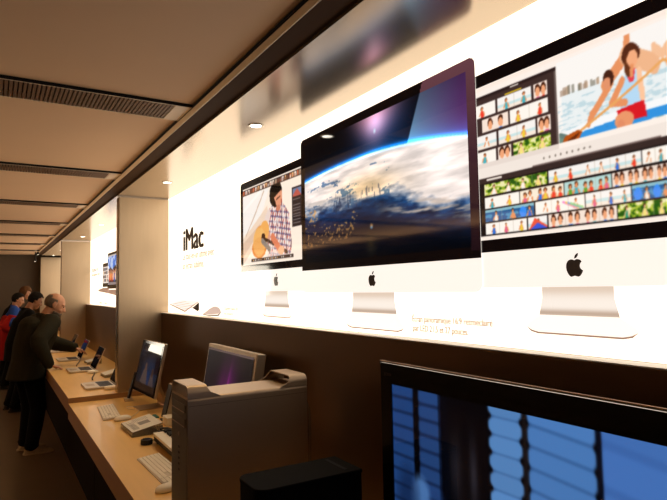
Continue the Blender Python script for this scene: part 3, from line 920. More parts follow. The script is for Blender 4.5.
# lettering and the keyboard and mouse printed at the left
def heavier(o, k):
    bm = bmesh.new(); bm.from_mesh(o.data)                 # heavier strokes: overlapping impressions
    g0 = bm.verts[:] + bm.edges[:] + bm.faces[:]
    for dy, dz, dx in ((k, 0, -.0002), (-k, 0, -.0004), (k * .4, k * .3, -.0006)):
        gg = bmesh.ops.duplicate(bm, geom=g0)['geom']
        bmesh.ops.translate(bm, verts=[e for e in gg if isinstance(e, bmesh.types.BMVert)], vec=(dx, dy, dz))
    bm.to_mesh(o.data); bm.free()
    return o
def lettering(name, body, yl, yr, zb, h, mtl, weight=0.0):
    for o in text_obj(name, body, X0 - .0012, yl, zb, h, yl - yr, mtl, None, weight):
        at_wall(d1, heavier(o, h * (.085 if h > .1 else .035)))
lettering('printed_title', 'iMac', 4.320, 3.845, 2.028, .168, M['pr_text'])
lettering('printed_word', 'Le tout-en-un ultime avec', 4.345, 3.62, 1.958, .052, M['pr_grey'])
lettering('printed_word', 'un écran sublime.', 4.345, 3.83, 1.886, .052, M['pr_grey'])
lettering('printed_word', 'Écran panoramique 16:9 rétroéclairé', 1.545, 1.175, 1.597, .021, M['pr_grey'])
lettering('printed_word', 'par LED 21,5 et 27 pouces.', 1.543, 1.275, 1.565, .021, M['pr_grey'])
lettering('printed_word', 'Clavier sans fil', 3.43, 3.20, 1.592, .020, M['pr_grey'])
lettering('printed_word', 'et souris.', 3.43, 3.26, 1.560, .020, M['pr_grey'])
kb = at_wall(d1, wall_poly('printed_keyboard', [(4.715, 1.612), (4.37, 1.648), (3.945, 1.640), (4.28, 1.562)], X0, M['pr_chin'], None))
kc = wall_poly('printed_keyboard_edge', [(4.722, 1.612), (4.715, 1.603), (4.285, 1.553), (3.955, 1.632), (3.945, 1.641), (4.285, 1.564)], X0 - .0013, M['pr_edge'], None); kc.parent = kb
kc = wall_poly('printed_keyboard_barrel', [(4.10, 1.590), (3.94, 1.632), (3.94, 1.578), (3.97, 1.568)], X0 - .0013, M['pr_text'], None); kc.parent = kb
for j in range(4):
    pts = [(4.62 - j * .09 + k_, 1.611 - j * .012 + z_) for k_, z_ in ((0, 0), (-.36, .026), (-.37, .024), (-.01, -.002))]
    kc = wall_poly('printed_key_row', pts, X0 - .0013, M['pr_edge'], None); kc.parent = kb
mpts = [(3.86, 1.552), (3.80, 1.568), (3.70, 1.596), (3.64, 1.608), (3.585, 1.611), (3.53, 1.604), (3.497, 1.588), (3.50, 1.573), (3.54, 1.562), (3.70, 1.552)]
ms_ = at_wall(d1, wall_poly('printed_mouse', mpts, X0, mat('print_mouse', (.3, .28, .26), .05, emit=(.75, .55, .46), es=.85), None))
kc = wall_poly('printed_mouse_base', [(3.865, 1.552), (3.70, 1.549), (3.545, 1.557), (3.50, 1.570), (3.495, 1.580), (3.49, 1.570), (3.53, 1.550), (3.70, 1.542), (3.85, 1.546)], X0 - .0013, M['pr_text'], None); kc.parent = ms_

d2 = lit_display(FIN0 + FT + .001, FINS[2] + .02, 'backlit white wall poster with two open laptops, behind the near pillar')
def printed_laptop(yl, yr, z0, z1, deck_l, deck_r, pic, label):
    b_ = at_wall(d2, wall_poly('printed_laptop', [(yl, z0), (yr, z0), (yr, z1 - .02), (yr + .02, z1), (yl - .02, z1), (yl, z1 - .02)], X0 - .002, M['pr_black'], None))
    b_['label'] = label
    p = picture('printed_screen', pic, (X0 - .0035, yl - .03, z1 - .03), (0, -1, 0), (0, 0, 1), yl - yr - .06, z1 - z0 - .08, M['ink'], None); p.parent = b_
    dk = wall_poly('printed_deck', [(deck_l, z0 - .035), (yl - .03, z0 - .012), (yr, z0 - .012), (deck_r, z0 - .07), (deck_r, z0 - .085), (deck_l, z0 - .055)], X0 - .002, M['pr_edge'], None); dk.parent = b_
    return b_
printed_laptop(8.09, 7.60, 1.785, 2.10, 8.45, 7.62, laptop_print_a(), 'printed laptop at the left')
printed_laptop(7.72, 7.05, 1.758, 2.215, 7.70, 7.05, laptop_print_b(), 'printed laptop at the right')
for o in text_obj('printed_title', 'MacBook Pro', X0 - .0012, 9.10, 2.02, .055, .62, M['pr_text']): at_wall(d2, heavier(o, .004))
for o in text_obj('printed_word', 'Une autonomie record.', X0 - .0012, 9.10, 1.955, .045, .75, M['pr_grey']): at_wall(d2, heavier(o, .004))
for o in text_obj('printed_word', '13 pouces', X0 - .0012, 8.40, 1.56, .03, .26, M['pr_grey']): at_wall(d2, heavier(o, .004))
for o in text_obj('printed_word', '15 pouces', X0 - .0012, 8.00, 1.56, .03, .26, M['pr_grey']): at_wall(d2, heavier(o, .004))
t = empty('reflected_poster', (-3.37, YR - .035, 1.56))  # unseen poster, put in for its reflection in the black-faced monitor
box('lit_panel', -.52, .52, 0, .034, 0, .80, mat('poster_glow', (.8, .78, .7), .3, emit=(1, .92, .76), es=6), t)
tag(t, 'small bright backlit poster added unseen in the rear left corner, mirrored in a monitor', 'backlit poster')
d3 = lit_display(FINS[2] + FT + .001, FINS[3] + .02, 'backlit white wall poster beyond the second pillar, hardly visible')

# ------------------------------------------------------------------ tower computer
def tower(x0, y0, z0):
    L, Wd, Ht = .475, .206, .511
    t = empty('tower_computer', (x0 + L / 2, y0 + Wd / 2, z0))
    flat = Ht - .040
    # body
    bm = bmesh.new()
    pr = rrect(Wd, flat - .045, .012, 4, 0, (flat + .045) / 2)
    add_prism(bm, [Vector((-L / 2, p[0], p[1])) for p in pr], Vector((L, 0, 0)))
    mesh_obj('body', bm, M['alu'], t, bevel=.001, segs=1)
    # handle shells front and back, top and bottom
    def handle(sx, top):
        bm = bmesh.new()
        r, th = .026, .0045
        path = []
        hw = Wd / 2
        zlow = flat - .003
        path.append((-hw, zlow))
        for i in range(9):
            a = R(180 - 90 * i / 8); path.append((-hw + r + r * math.cos(a), Ht - r + r * math.sin(a)))
        for i in range(1, 6): path.append((-hw + r + (Wd - 2 * r) * i / 6, Ht))
        for i in range(9):
            a = R(90 - 90 * i / 8); path.append((hw - r + r * math.cos(a), Ht - r + r * math.sin(a)))
        path.append((hw, zlow))
        nx = 10
        def inner(z):
            f_ = min(1, max(0, (z - flat) / (Ht - flat)))
            return .072 + .050 * (1 - math.sqrt(max(0, 1 - (1 - f_) ** 2)))
        rings = {}
        for side, off in (('o', 0), ('i', th)):
            for i, (y, z) in enumerate(path):
                n_ = len(path)
                d = Vector((path[min(i + 1, n_ - 1)][0] - path[max(i - 1, 0)][0], path[min(i + 1, n_ - 1)][1] - path[max(i - 1, 0)][1])).normalized()
                yy, zz = y + d.y * off, z - d.x * off
                for k in range(nx + 1):
                    x = sx * (L / 2 - inner(z) * k / nx)
                    rings[side, i, k] = bm.verts.new((x, yy, zz if top else Ht - zz))
        n_ = len(path)
        for i in range(n_ - 1):
            for k in range(nx):
                bm.faces.new((rings['o', i, k], rings['o', i + 1, k], rings['o', i + 1, k + 1], rings['o', i, k + 1]))
                bm.faces.new((rings['i', i, k], rings['i', i, k + 1], rings['i', i + 1, k + 1], rings['i', i + 1, k]))
            for k in (0, nx):
                bm.faces.new((rings['o', i, k], rings['i', i, k], rings['i', i + 1, k], rings['o', i + 1, k]))
        for i in (0, n_ - 1):
            for k in range(nx):
                bm.faces.new((rings['o', i, k], rings['o', i, k + 1], rings['i', i, k + 1], rings['i', i, k]))
        return mesh_obj('handle' if top else 'foot', bm, M['alu'], t, smooth=False)
    for sx in (-1, 1):
        for top in (1, 0):
            hnd = handle(sx, top)
            for p in hnd.data.polygons: p.use_smooth = True
            md = hnd.modifiers.new('es', 'EDGE_SPLIT'); md.split_angle = R(40)
    # perforated front: plate with a grid of tiny holes, drive slots, ports
    f = box('front_panel', -L / 2 - .0012, -L / 2 - .0002, -Wd / 2 + .006, Wd / 2 - .006, .052, flat - .008, M['alu_dark'], t)
    for zz in (flat - .055, flat - .105):
        s = box('drive_slot', -L / 2 - .004, -L / 2 - .0013, -Wd / 2 + .022, Wd / 2 - .022, zz, zz + .028, M['alu_dark'], f, bevel=.001)
        box('drive_lip', -L / 2 - .0058, -L / 2 - .0041, -Wd / 2 + .026, Wd / 2 - .026, zz, zz + .003, M['alu'], s)
    bm = bmesh.new()
    for k in range(5): add_box(bm, -L / 2 - .003, -L / 2 - .0013, -.006, .006, .20 + k * .02, .207 + k * .02)
    mesh_obj('port', bm, M['black_plastic'], f)
    pw = bmesh.new(); add_cyl(pw, (-L / 2 - .004, 0, .33), .007, .003, 20, 'X'); mesh_obj('power_button', pw, M['alu'], f)
    # thin seam of the removable side
    box('side_panel_seam', -L / 2 + .004, L / 2 - .004, -Wd / 2 - .0006, -Wd / 2 - .0001, flat - .030, flat - .0288, M['alu_dark'], t)
    cb = tube('power_cable', [(L / 2 - .005, -.04, .40), (L / 2 + .018, -.045, .405), (L / 2 + .036, -.05, .36), (L / 2 + .040, -.05, .27), (L / 2 + .038, -.05, .14), (L / 2 + .03, -.05, .05), (L / 2 + .012, -.06, .006), (L / 2 - .03, -.04, .004)], .0030, mat('grey_power_cable', (.22, .16, .10), .5), t)
    tag(t, 'silver aluminium tower computer with carry handles on the near table', 'computer tower')
    return t
tower(.589, 1.962, NT)

# ------------------------------------------------------------------ displays on the table
def display(name, yc, x, w_, h_, thick, zb, tilt, rz, bez, pic, bezmat, screenmat, label, foot_kind, glossface=False):
    """flat display facing -X, bottom edge at height zb over the table, leaning back by tilt"""
    t = empty(name, (x, yc, NT), rz)
    pnl = empty  # noqa
    Mx = Matrix.Translation((0, 0, zb)) @ Matrix.Rotation(tilt, 4, 'Y')
    # local: face at x=0 looking to -X, y left, z up
    bm = bmesh.new()
    add_box(bm, 0, thick, -w_ / 2, w_ / 2, 0, h_, mtx=Mx)
    cs = mesh_obj('casing', bm, M['alu_satin'], t, bevel=.006, segs=3)
    if glossface:
        bm = bmesh.new(); add_box(bm, -.002, 0, -w_ / 2 + .004, w_ / 2 - .004, .004, h_ - .004, mtx=Mx)
        mesh_obj('bezel', bm, bezmat, t)
    o_ = Mx @ Vector((-.0035, w_ / 2 - bez, h_ - bez))
    picture('screen', pic, o_, (0, -1, 0), Mx.to_3x3() @ Vector((0, 0, 1)), w_ - 2 * bez, h_ - 2 * bez, screenmat, t)
    # stand: bent aluminium foot behind and below
    bm = bmesh.new()
    top = Mx @ Vector((thick * .8, 0, h_ * .45))
    wd = .10 if foot_kind == 'arm' else .17
    prof = [(top.x + .0, top.z), (top.x + .012, top.z), (.155, .03), (.150, .004), (.145, 0), (-.045, 0), (-.045, .007), (.130, .008), (.135, .02), (top.x, top.z - .03)]
    add_prism(bm, [Vector((p[0], -wd / 2, p[1])) for p in prof], Vector((0, wd, 0)))
    mesh_obj('stand', bm, M['alu'], t, bevel=.0015)
    tag(t, label, 'computer monitor')
    return t

m1 = display('desktop_monitor', 2.845, 1.012, .700, .470, .050, .076, R(9), 0, .022, aurora_desktop(), None, M['matte_screen'],
             'large silver-framed monitor with a purple desktop, behind the tower', 'foot')
m0 = display('desktop_monitor', 4.250, .945, .505, .385, .022, .100, R(12), R(4), .024, tower_app(), M['gloss_black'], M['screen'],
             'black-faced monitor with a blue picture, close to the near pillar', 'foot', True)

# side clip / security bracket at the left of the far monitor
t = empty('security_bracket', (.915, 4.60, NT))
box('foot_plate', -.03, .03, -.035, .035, 0, .022, M['alu_satin'], t, bevel=.002)
bm = bmesh.new()
mtx = Matrix.Translation((.0, 0, .022)) @ Matrix.Rotation(R(16), 4, 'Y')
add_box(bm, -.008, .008, -.02, .02, -.004, .20, mtx=mtx)
mesh_obj('post', bm, M['black_plastic'], t)
tag(t, 'slim dark post leaning on a small metal block, left of the black-faced monitor', 'bracket')

# small leaning speaker
t = empty('desktop_speaker', (.985, 3.75, NT))
mtx = Matrix.Rotation(R(13), 4, 'Y')
bm = bmesh.new(); add_box(bm, -.022, .026, -.05, .05, .012, .235, mtx=mtx)
mesh_obj('cabinet', bm, M['alu_satin'], t, bevel=.004)
bm = bmesh.new(); add_box(bm, -.028, -.0225, -.048, .048, .016, .232, mtx=mtx)
mesh_obj('front_grille', bm, M['black_plastic'], t, bevel=.002)
bm = bmesh.new(); add_box(bm, -.03, .055, -.045, .045, 0, .0115); mesh_obj('base', bm, M['black_plastic'], t, bevel=.002)
tag(t, 'small upright black speaker with silver side, leaning back left of the tower', 'speaker')

# white box and teal strip
o = box('white_box', .945, 1.005, 3.585, 3.695, NT, NT + .052, M['whitep'], None, bevel=.004)
tag(o, 'small white box on the table between the speaker and the tower', 'box')
o = box('memory_stick', .942, .966, 3.86, 3.95, NT, NT + .009, M['teal'], None, bevel=.002)
tag(o, 'small flat teal stick lying in front of the little black speaker', 'memory stick')

# ------------------------------------------------------------------ keyboards and mice
kcap = bmesh.new()
add_box(kcap, -.0078, .0078, -.0078, .0078, 0, .0035)
key0 = bpy.data.meshes.new('key')
kcap.to_mesh(key0); kcap.free()
key0.materials.append(M['key'])

def desk_keyboard(x, y, z, rz, label):
    """long side along local Y; rows run from the front (-X) to the back (+X)"""
    t = empty('keyboard', (x, y, z), rz)
    bm = bmesh.new()
    D, Lg = .114, .43
    prof = [(-D / 2, 0), (D / 2, 0), (D / 2, .015), (D / 2 - .006, .017), (-D / 2 + .002, .0065), (-D / 2, .005)]
    add_prism(bm, [Vector((p[0], -Lg / 2, p[1])) for p in prof], Vector((0, Lg, 0)))
    mesh_obj('plate', bm, M['alu_satin'], t, bevel=.0015)
    slope = math.atan2(.0105, D - .008)
    def key(kx, ky, sx, sy):
        o = bpy.data.objects.new('key', key0)
        link(o, t)
        o.location = (kx, ky, .0066 + (kx + D / 2 - .002) * math.tan(slope))
        o.rotation_euler = (0, -slope, 0)
        o.scale = (sx, sy, 1)
    rows = [(-.044, [1.2, 1.2, 1.2, 1.3, 5.4, 1.3, 1.2, 1.2, 1.0]), (-.0255, [2.4] + [1] * 10 + [2.4]), (-.007, [1.9] + [1] * 11 + [1.9]), (.0115, [1.5] + [1] * 12 + [1.4]), (.030, [1] * 13 + [1.6]), (.0455, [1.04] * 14)]
    pitch = .0187
    for kx, ws in rows:
        yy = Lg / 2 - .008
        tot = sum(ws)
        unit = .283 / tot
        for w_ in ws:
            key(kx, yy - w_ * unit / 2, 1.0 if kx < .04 else .55, (w_ * unit - .0028) / .0156)
            yy -= w_ * unit
        for k in range(3):                     # navigation block
            if kx in (-.007,): continue
            key(kx, Lg / 2 - .302 - k * .0185, 1.0 if kx < .04 else .55, 1)
        for k in range(4 if kx != -.044 else 3):
            key(kx, Lg / 2 - .362 - k * .0158, 1.0 if kx < .04 else .55, .82)
    t.scale = (1, 1.10, 1)
    tag(t, label, 'keyboard', 'aluminium keyboards on the near table')
    return t
desk_keyboard(.708, 4.225, NT, R(-4), 'white-keyed aluminium keyboard below the black-faced monitor')
desk_keyboard(.700, 2.745, NT, R(2), 'white-keyed aluminium keyboard in front of the tower, nearest to camera')

def mouse(x, y, z, rz, label, s=1.0):
    t = empty('mouse', (x, y, z), rz)
    bm = bmesh.new()
    n, mth = 24, 10
    rings = []
    for j in range(mth + 1):
        ph = (math.pi / 2) * j / mth
        cz, cr = math.sin(ph) ** .8, math.cos(ph) ** .75
        rings.append([bm.verts.new((.056 * s * math.copysign(abs(math.cos(a)) ** .85, math.cos(a)) * cr, .030 * s * math.copysign(abs(math.sin(a)) ** .85, math.sin(a)) * cr, .004 + .028 * s * cz)) for a in [2 * math.pi * i / n for i in range(n)]] if j < mth else [bm.verts.new((0, 0, .004 + .028 * s))])
    for a, b in zip(rings, rings[1:]):
        for i in range(n):
            if len(b) == 1: bm.faces.new((a[i], a[(i + 1) % n], b[0]))
            else: bm.faces.new((a[i], a[(i + 1) % n], b[(i + 1) % n], b[i]))
    bm.faces.new(rings[0][::-1])
    mesh_obj('shell', bm, M['whitep'], t, smooth=True)
    bm = bmesh.new(); add_cyl(bm, (0, 0, 0), .026 * s, .0042, 24); b_ = mesh_obj('glide_base', bm, M['greyink'], t); b_.scale = (1.7, 1, 1)
    bm = bmesh.new(); add_cyl(bm, (.036 * s, 0, .020 * s), .0035, .006, 12); mesh_obj('scroll_ball', bm, M['greyink'], t)
    tag(t, label, 'mouse', 'white computer mice')
    return t
mouse(.748, 3.940, NT, R(8), 'rounded white mouse at the near end of the farther keyboard')
mouse(.652, 2.455, NT, R(10), 'rounded white mouse at the front edge beside the tower, nearest to camera')
o = tube('mouse_cable', [(.804, 3.948, NT + .012), (.87, 4.09, NT + .003), (.90, 4.18, NT + .003), (.85, 4.28, NT + .003), (.86, 4.36, NT + .003), (.892, 4.33, NT + .003)], .0017, M['cable_w'])
tag(o, 'thin white cable from the farther mouse to the black-faced monitor', 'cable')

# acrylic placard
t = empty('info_placard', (.79, 3.585, NT), R(2))
bm = bmesh.new()
prof = [(-.09, 0), (.09, 0), (.09, .062), (-.09, .026)]
add_prism(bm, [Vector((p[0], -.145, p[1])) for p in prof], Vector((0, .29, 0)))
mesh_obj('acrylic_block', bm, M['glass'], t, bevel=.002)
sl = math.atan2(.036, .18)
mtx = Matrix.Translation((0, 0, .0452)) @ Matrix.Rotation(-sl, 4, 'Y')
bm = bmesh.new(); add_box(bm, -.088, .088, -.142, .142, 0, .0012, mtx=mtx); sh = mesh_obj('sheet', bm, M['paper'], t)
bm = bmesh.new(); add_box(bm, -.02, .045, -.045, .03, .0013, .0018, mtx=mtx); mesh_obj('printed_picture', bm, M['greyink'], sh)
bm = bmesh.new()
for k in range(7): add_box(bm, -.070 + k * .005, -.068 + k * .005, -.11, .10 - .03 * (k % 3), .0013, .0018, mtx=mtx)
for k in range(9): add_box(bm, -.03 + k * .010, -.0275 + k * .010, .05, .12, .0013, .0018, mtx=mtx)
mesh_obj('printed_lines', bm, M['greyink'], sh)
tag(t, 'sloping clear acrylic placard with a white printed sheet, between the two keyboards', 'placard')

# music keyboard behind the tower front
t = empty('music_keyboard', (.89, 2.78, NT))
bm = bmesh.new()
prof = [(-.105, .012), (.105, .012), (.105, .072), (.03, .072), (.022, .052), (-.105, .046)]
add_prism(bm, [Vector((p[0], -.48, p[1])) for p in prof], Vector((0, .96, 0)))
mesh_obj('case', bm, M['black_plastic'], t, bevel=.003)
for sx in (-.085, .085):
    for sy in (-.44, .44):
        bm = bmesh.new(); add_cyl(bm, (sx, sy, 0), .012, .0125, 16); mesh_obj('rubber_foot', bm, M['rubber'], t)
wk = bmesh.new(); add_box(wk, -.075, .065, -.0108, .0108, 0, .016)
wme = bpy.data.meshes.new('white_key'); bmesh.ops.bevel(wk, geom=wk.edges[:], offset=.001, segments=1, affect='EDGES'); wk.to_mesh(wme); wk.free(); wme.materials.append(M['key'])
bk = bmesh.new(); add_box(bk, -.040, .05, -.0055, .0055, 0, .014); bmesh.ops.bevel(bk, geom=bk.edges[:], offset=.001, segments=1, affect='EDGES')
bme = bpy.data.meshes.new('black_key'); bk.to_mesh(bme); bk.free(); bme.materials.append(M['black_plastic'])
for k in range(38):
    o = bpy.data.objects.new('white_key', wme); link(o, t); o.location = (-.042, .430 - k * .0226, .048); o.parent = t
    if k % 7 in (0, 1, 3, 4, 5):
        o = bpy.data.objects.new('black_key', bme); link(o, t); o.location = (-.025, .430 - (k + .5) * .0226, .0655)
tag(t, 'black music keyboard with piano keys, half hidden behind the tower', 'music keyboard')

# black puck with its lead, coiled cable
t = empty('security_puck', (.745, 3.25, NT))
bm = bmesh.new(); add_cyl(bm, (0, 0, 0), .032, .028, 32)
mesh_obj('housing', bm, M['rubber'], t, bevel=.004)
bm = bmesh.new(); add_cyl(bm, (0, 0, .0282), .022, .002, 28); mesh_obj('cap', bm, M['gloss_black'], t)
tube('lead', [(.029, .0, .012), (.034, .03, .006), (.05, .05, .005), (.09, .08, .005)], .003, M['cable_b'], t)
tag(t, 'round black puck lying between the placard and the near keyboard', 'puck')
bm = bmesh.new()
pts = []
for k in range(60):
    a = k / 60 * 2 * math.pi * 2.6
    pts.append((.875 + (.045 - .0003 * k) * math.cos(a), 3.36 + (.04 - .0003 * k) * math.sin(a), NT + .006 + .0007 * k))
add_tube(bm, pts, .0055, 8)
o = mesh_obj('coiled_cable', bm, M['cable_b'], None, smooth=True)
tag(o, 'coil of black cable at the far end of the music keyboard', 'cable')

# black case in front of the tower
t = empty('black_case', (.795, 1.5175, NT))
Lx, Ly, Hh = .34, .157, .300
bm = bmesh.new()
pr = rrect(Ly, Hh - .008, .008, 4, 0, (Hh + .008) / 2)
out = []
for p in rrect(Lx, Ly, .035, 8, 0, 0, (0, 0, 1, 1)): out.append(Vector((p[0], p[1], .008)))
add_prism(bm, out, Vector((0, 0, Hh - .020)))
mesh_obj('housing', bm, M['dark_box'], t, bevel=.003)
bm = bmesh.new()
add_prism(bm, [Vector((p[0], p[1], Hh - .0115)) for p in rrect(Lx + .004, Ly + .004, .037, 8, 0, 0, (0, 0, 1, 1))], Vector((0, 0, .0115)))
mesh_obj('lid', bm, M['dark_box'], t, bevel=.003)
bm = bmesh.new(); add_box(bm, .12, .132, -.06, .06, Hh + .0002, Hh + .0012); mesh_obj('lid_groove', bm, M['gap'], t)
for sx in (-.12, .13):
    for sy in (-.055, .055):
        bm = bmesh.new(); add_cyl(bm, (sx, sy, 0), .011, .0085, 14); mesh_obj('rubber_foot', bm, M['rubber'], t)
tag(t, 'low black box-shaped case standing in front of the silver tower', 'case')

# ------------------------------------------------------------------ television
t = empty('television', (1.0, .83, NT))
tz0, tz1, ty0, ty1 = .055, .6285, -.424, .542
bm = bmesh.new()
add_prism(bm, [Vector((0, p[0], p[1])) for p in rrect(ty1 - ty0 - .01, tz1 - tz0 - .05, .008, 4, (ty0 + ty1) / 2, (tz0 + tz1) / 2)], Vector((.06, 0, 0)))
mesh_obj('cabinet', bm, M['plinth'], t, bevel=.002)
bm = bmesh.new()
bz = .052
sl_, sr, sb, st = ty1 - .052, ty0 + .052, tz0 + .075, tz1 - .062
for (a, b, c, d) in ((ty0 + .002, ty1 - .002, st, tz1 - .004), (ty0 + .002, ty1 - .002, tz0 + .004, sb), (sl_, ty1 - .002, sb, st), (ty0 + .002, sr, sb, st)):
    add_box(bm, -.006, 0, a, b, c, d)
bmesh.ops.remove_doubles(bm, verts=bm.verts, dist=.0001)
bz_ = mesh_obj('bezel', bm, M['gloss_black'], t)
box('edge_highlight', -.0068, -.0035, ty0, ty1, tz1, tz1 + .0028, mat('tv_edge_highlight', (.60, .42, .27), .35, metal=.9), t, bevel=.001)  # copper strip standing in for light caught along the top edge
picture('screen', tv_film(), (-.002, sl_, st), (0, -1, 0), (0, 0, 1), sl_ - sr, st - sb, M['screen'], t, .85)
text_obj('bezel_mark', 'SONY', -.0063, ty1 - .02, tz1 - .040, .0085, .035, mat('bezel_mark_ink', (.10, .07, .05), .4, metal=.5), t)
bm = bmesh.new(); add_box(bm, .01, .05, -.11, .11, .012, .10); mesh_obj('neck', bm, M['black_plastic'], t, bevel=.003)
bm = bmesh.new(); add_prism(bm, [Vector((p[0], p[1], 0)) for p in rrect(.21, .50, .03, 6, .03, 0)], Vector((0, 0, .0125))); mesh_obj('stand_base', bm, M['gloss_black'], t, bevel=.002)
tag(t, 'wide black television with blurred blue blinds on screen, right foreground', 'television')

# ------------------------------------------------------------------ laptops on the far table
def laptop(x, y, label, first=None, rz=0.0):
    if first is not None:
        t = copy_tree(first)
        t.location = (x, y, FTZ); t.rotation_euler = (0, 0, rz)
        tag(t, label, 'laptop', 'open laptops on the far table')
        return t
    t = empty('laptop', (x, y, FTZ), rz)
    W_, D_ = .335, .245
    bm = bmesh.new()
    add_prism(bm, [Vector((p[0], p[1], .002)) for p in rrect(D_, W_, .014, 5)], Vector((0, 0, .016)))
    mesh_obj('base', bm, M['alu_satin'], t, bevel=.002)
    bm = bmesh.new(); add_box(bm, -.10, -.035, -.055, .055, .0181, .0186); mesh_obj('trackpad', bm, M['alu'], t)
    bm = bmesh.new()
    add_box(bm, -.01, .098, -.142, .142, .0181, .0184)
    for r_ in range(6):
        for k in range(14): add_box(bm, -.008 + r_ * .0178, .0075 + r_ * .0178, -.140 + k * .02, -.1225 + k * .02, .0184, .0196)
    mesh_obj('keys', bm, M['black_plastic'], t)
    bm = bmesh.new(); add_cyl(bm, (.1165, -.14, .016), .0055, .28, 14, 'Y'); mesh_obj('hinge', bm, M['black_plastic'], t)
    Mx = Matrix.Translation((.1165, 0, .017)) @ Matrix.Rotation(R(24), 4, 'Y')
    bm = bmesh.new()
    add_prism(bm, [Mx @ Vector((.0, p[0], p[1])) for p in rrect(W_, .225, .012, 5, 0, .119)], Mx.to_3x3() @ Vector((.008, 0, 0)))
    ld = mesh_obj('lid', bm, M['alu_satin'], t, bevel=.001)
    bm = bmesh.new()
    add_prism(bm, [Mx @ Vector((-.0022, p[0], p[1])) for p in rrect(W_ - .006, .219, .01, 5, 0, .119)], Mx.to_3x3() @ Vector((.0021, 0, 0)))
    mesh_obj('bezel', bm, M['gloss_black'], t)
    c = Canvas(32, 20, 1.6, (.02, .015, .02))
    c.ell(.5, .5, .5, .5, (.05, .035, .05), .7, .6); c.rect(0, 0, 1, .05, (.10, .09, .09))
    picture('screen', c, Mx @ Vector((-.0030, .150, .222)), (0, -1, 0), Mx.to_3x3() @ Vector((0, 0, 1)), .30, .19, M['screen'], t)
    tag(t, label, 'laptop', 'open laptops on the far table')
    return t
lp = laptop(.79, 5.215, 'open silver laptop on the far table, nearest one, right behind the pillar')
laptop(.785, 6.36, 'open silver laptop on the far table, second from the near pillar', lp)
laptop(.785, 7.46, "open silver laptop by the standing man's hands, third from the near pillar", lp)
laptop(.79, 8.55, 'open silver laptop on the far table, farthest from the near pillar', lp)
mouse(.850, 4.985, FTZ, R(5), 'white mouse next to the nearest open laptop, partly behind the pillar')
mouse(.865, 6.08, FTZ, R(5), 'white mouse next to the second open laptop')
def far_placard(y, label):
    t = empty('info_placard', (.985, y, FTZ), R(2))
    bm = bmesh.new()
    add_prism(bm, [Vector((p[0], -.10, p[1])) for p in [(-.075, 0), (.075, 0), (.075, .055), (-.075, .022)]], Vector((0, .20, 0)))
    mesh_obj('acrylic_block', bm, M['glass'], t, bevel=.002)
    mt_ = Matrix.Translation((0, 0, .0398)) @ Matrix.Rotation(-math.atan2(.033, .15), 4, 'Y')
    bm = bmesh.new(); add_box(bm, -.073, .073, -.098, .098, 0, .0012, mtx=mt_); s_ = mesh_obj('sheet', bm, M['paper'], t)
    tag(t, label, 'placard', 'acrylic placards on the far table')
far_placard(5.78, 'clear acrylic placard with a white sheet behind the nearest laptop')
far_placard(6.93, 'clear acrylic placard with a white sheet behind the second laptop')
for yy, lab in ((5.60, 'dark cable lying between the nearest and the second laptop'), (6.74, 'dark cable lying between the second and the third laptop')):
    o = tube('security_cable', [(.795, yy, FTZ + .0055), (.815, yy + .15, FTZ + .0055), (.855, yy + .33, FTZ + .0055), (.895, yy + .55, FTZ + .0055)], .0055, M['cable_b'])
    tag(o, lab, 'cable')

# spotlights near the rear wall
for x, y, zt, lab in ((.715, 12.85, .13, 'tiny hanging spotlight at the rear, left of the two'), (.725, 12.2, .03, 'tiny hanging spotlight at the rear, right of the two')):
    t = empty('hanging_spotlight', (x, y, ZC))
    bm = bmesh.new(); add_cyl(bm, (0, 0, -zt), .008, zt + .02, 10); mesh_obj('stem', bm, M['black_plastic'], t)
    bm = bmesh.new(); add_cyl(bm, (0, 0, -zt - .05), .018, .05, 16); mesh_obj('head', bm, M['black_plastic'], t, bevel=.004)
    bm = bmesh.new(); add_cyl(bm, (0, 0, -zt - .0535), .014, .003, 16); mesh_obj('lens', bm, mat('spot_lens', (.8, .8, .8), .4, emit=(1, .85, .6), es=2.0), t)
    tag(t, lab, 'spotlight', 'hanging spotlights at the rear')

# ------------------------------------------------------------------ people
def ell_pts(c, r, n=10, mtx=None):
    c = Vector(c); out = []
    for j in range(n + 1):
        ph = math.pi * j / n
        for i in range(2 * n):
            th = math.pi * i / n
            p = Vector((r[0] * math.sin(ph) * math.cos(th), r[1] * math.sin(ph) * math.sin(th), r[2] * math.cos(ph)))
            if mtx is not None: p = mtx @ p
            out.append(c + p)
    return out

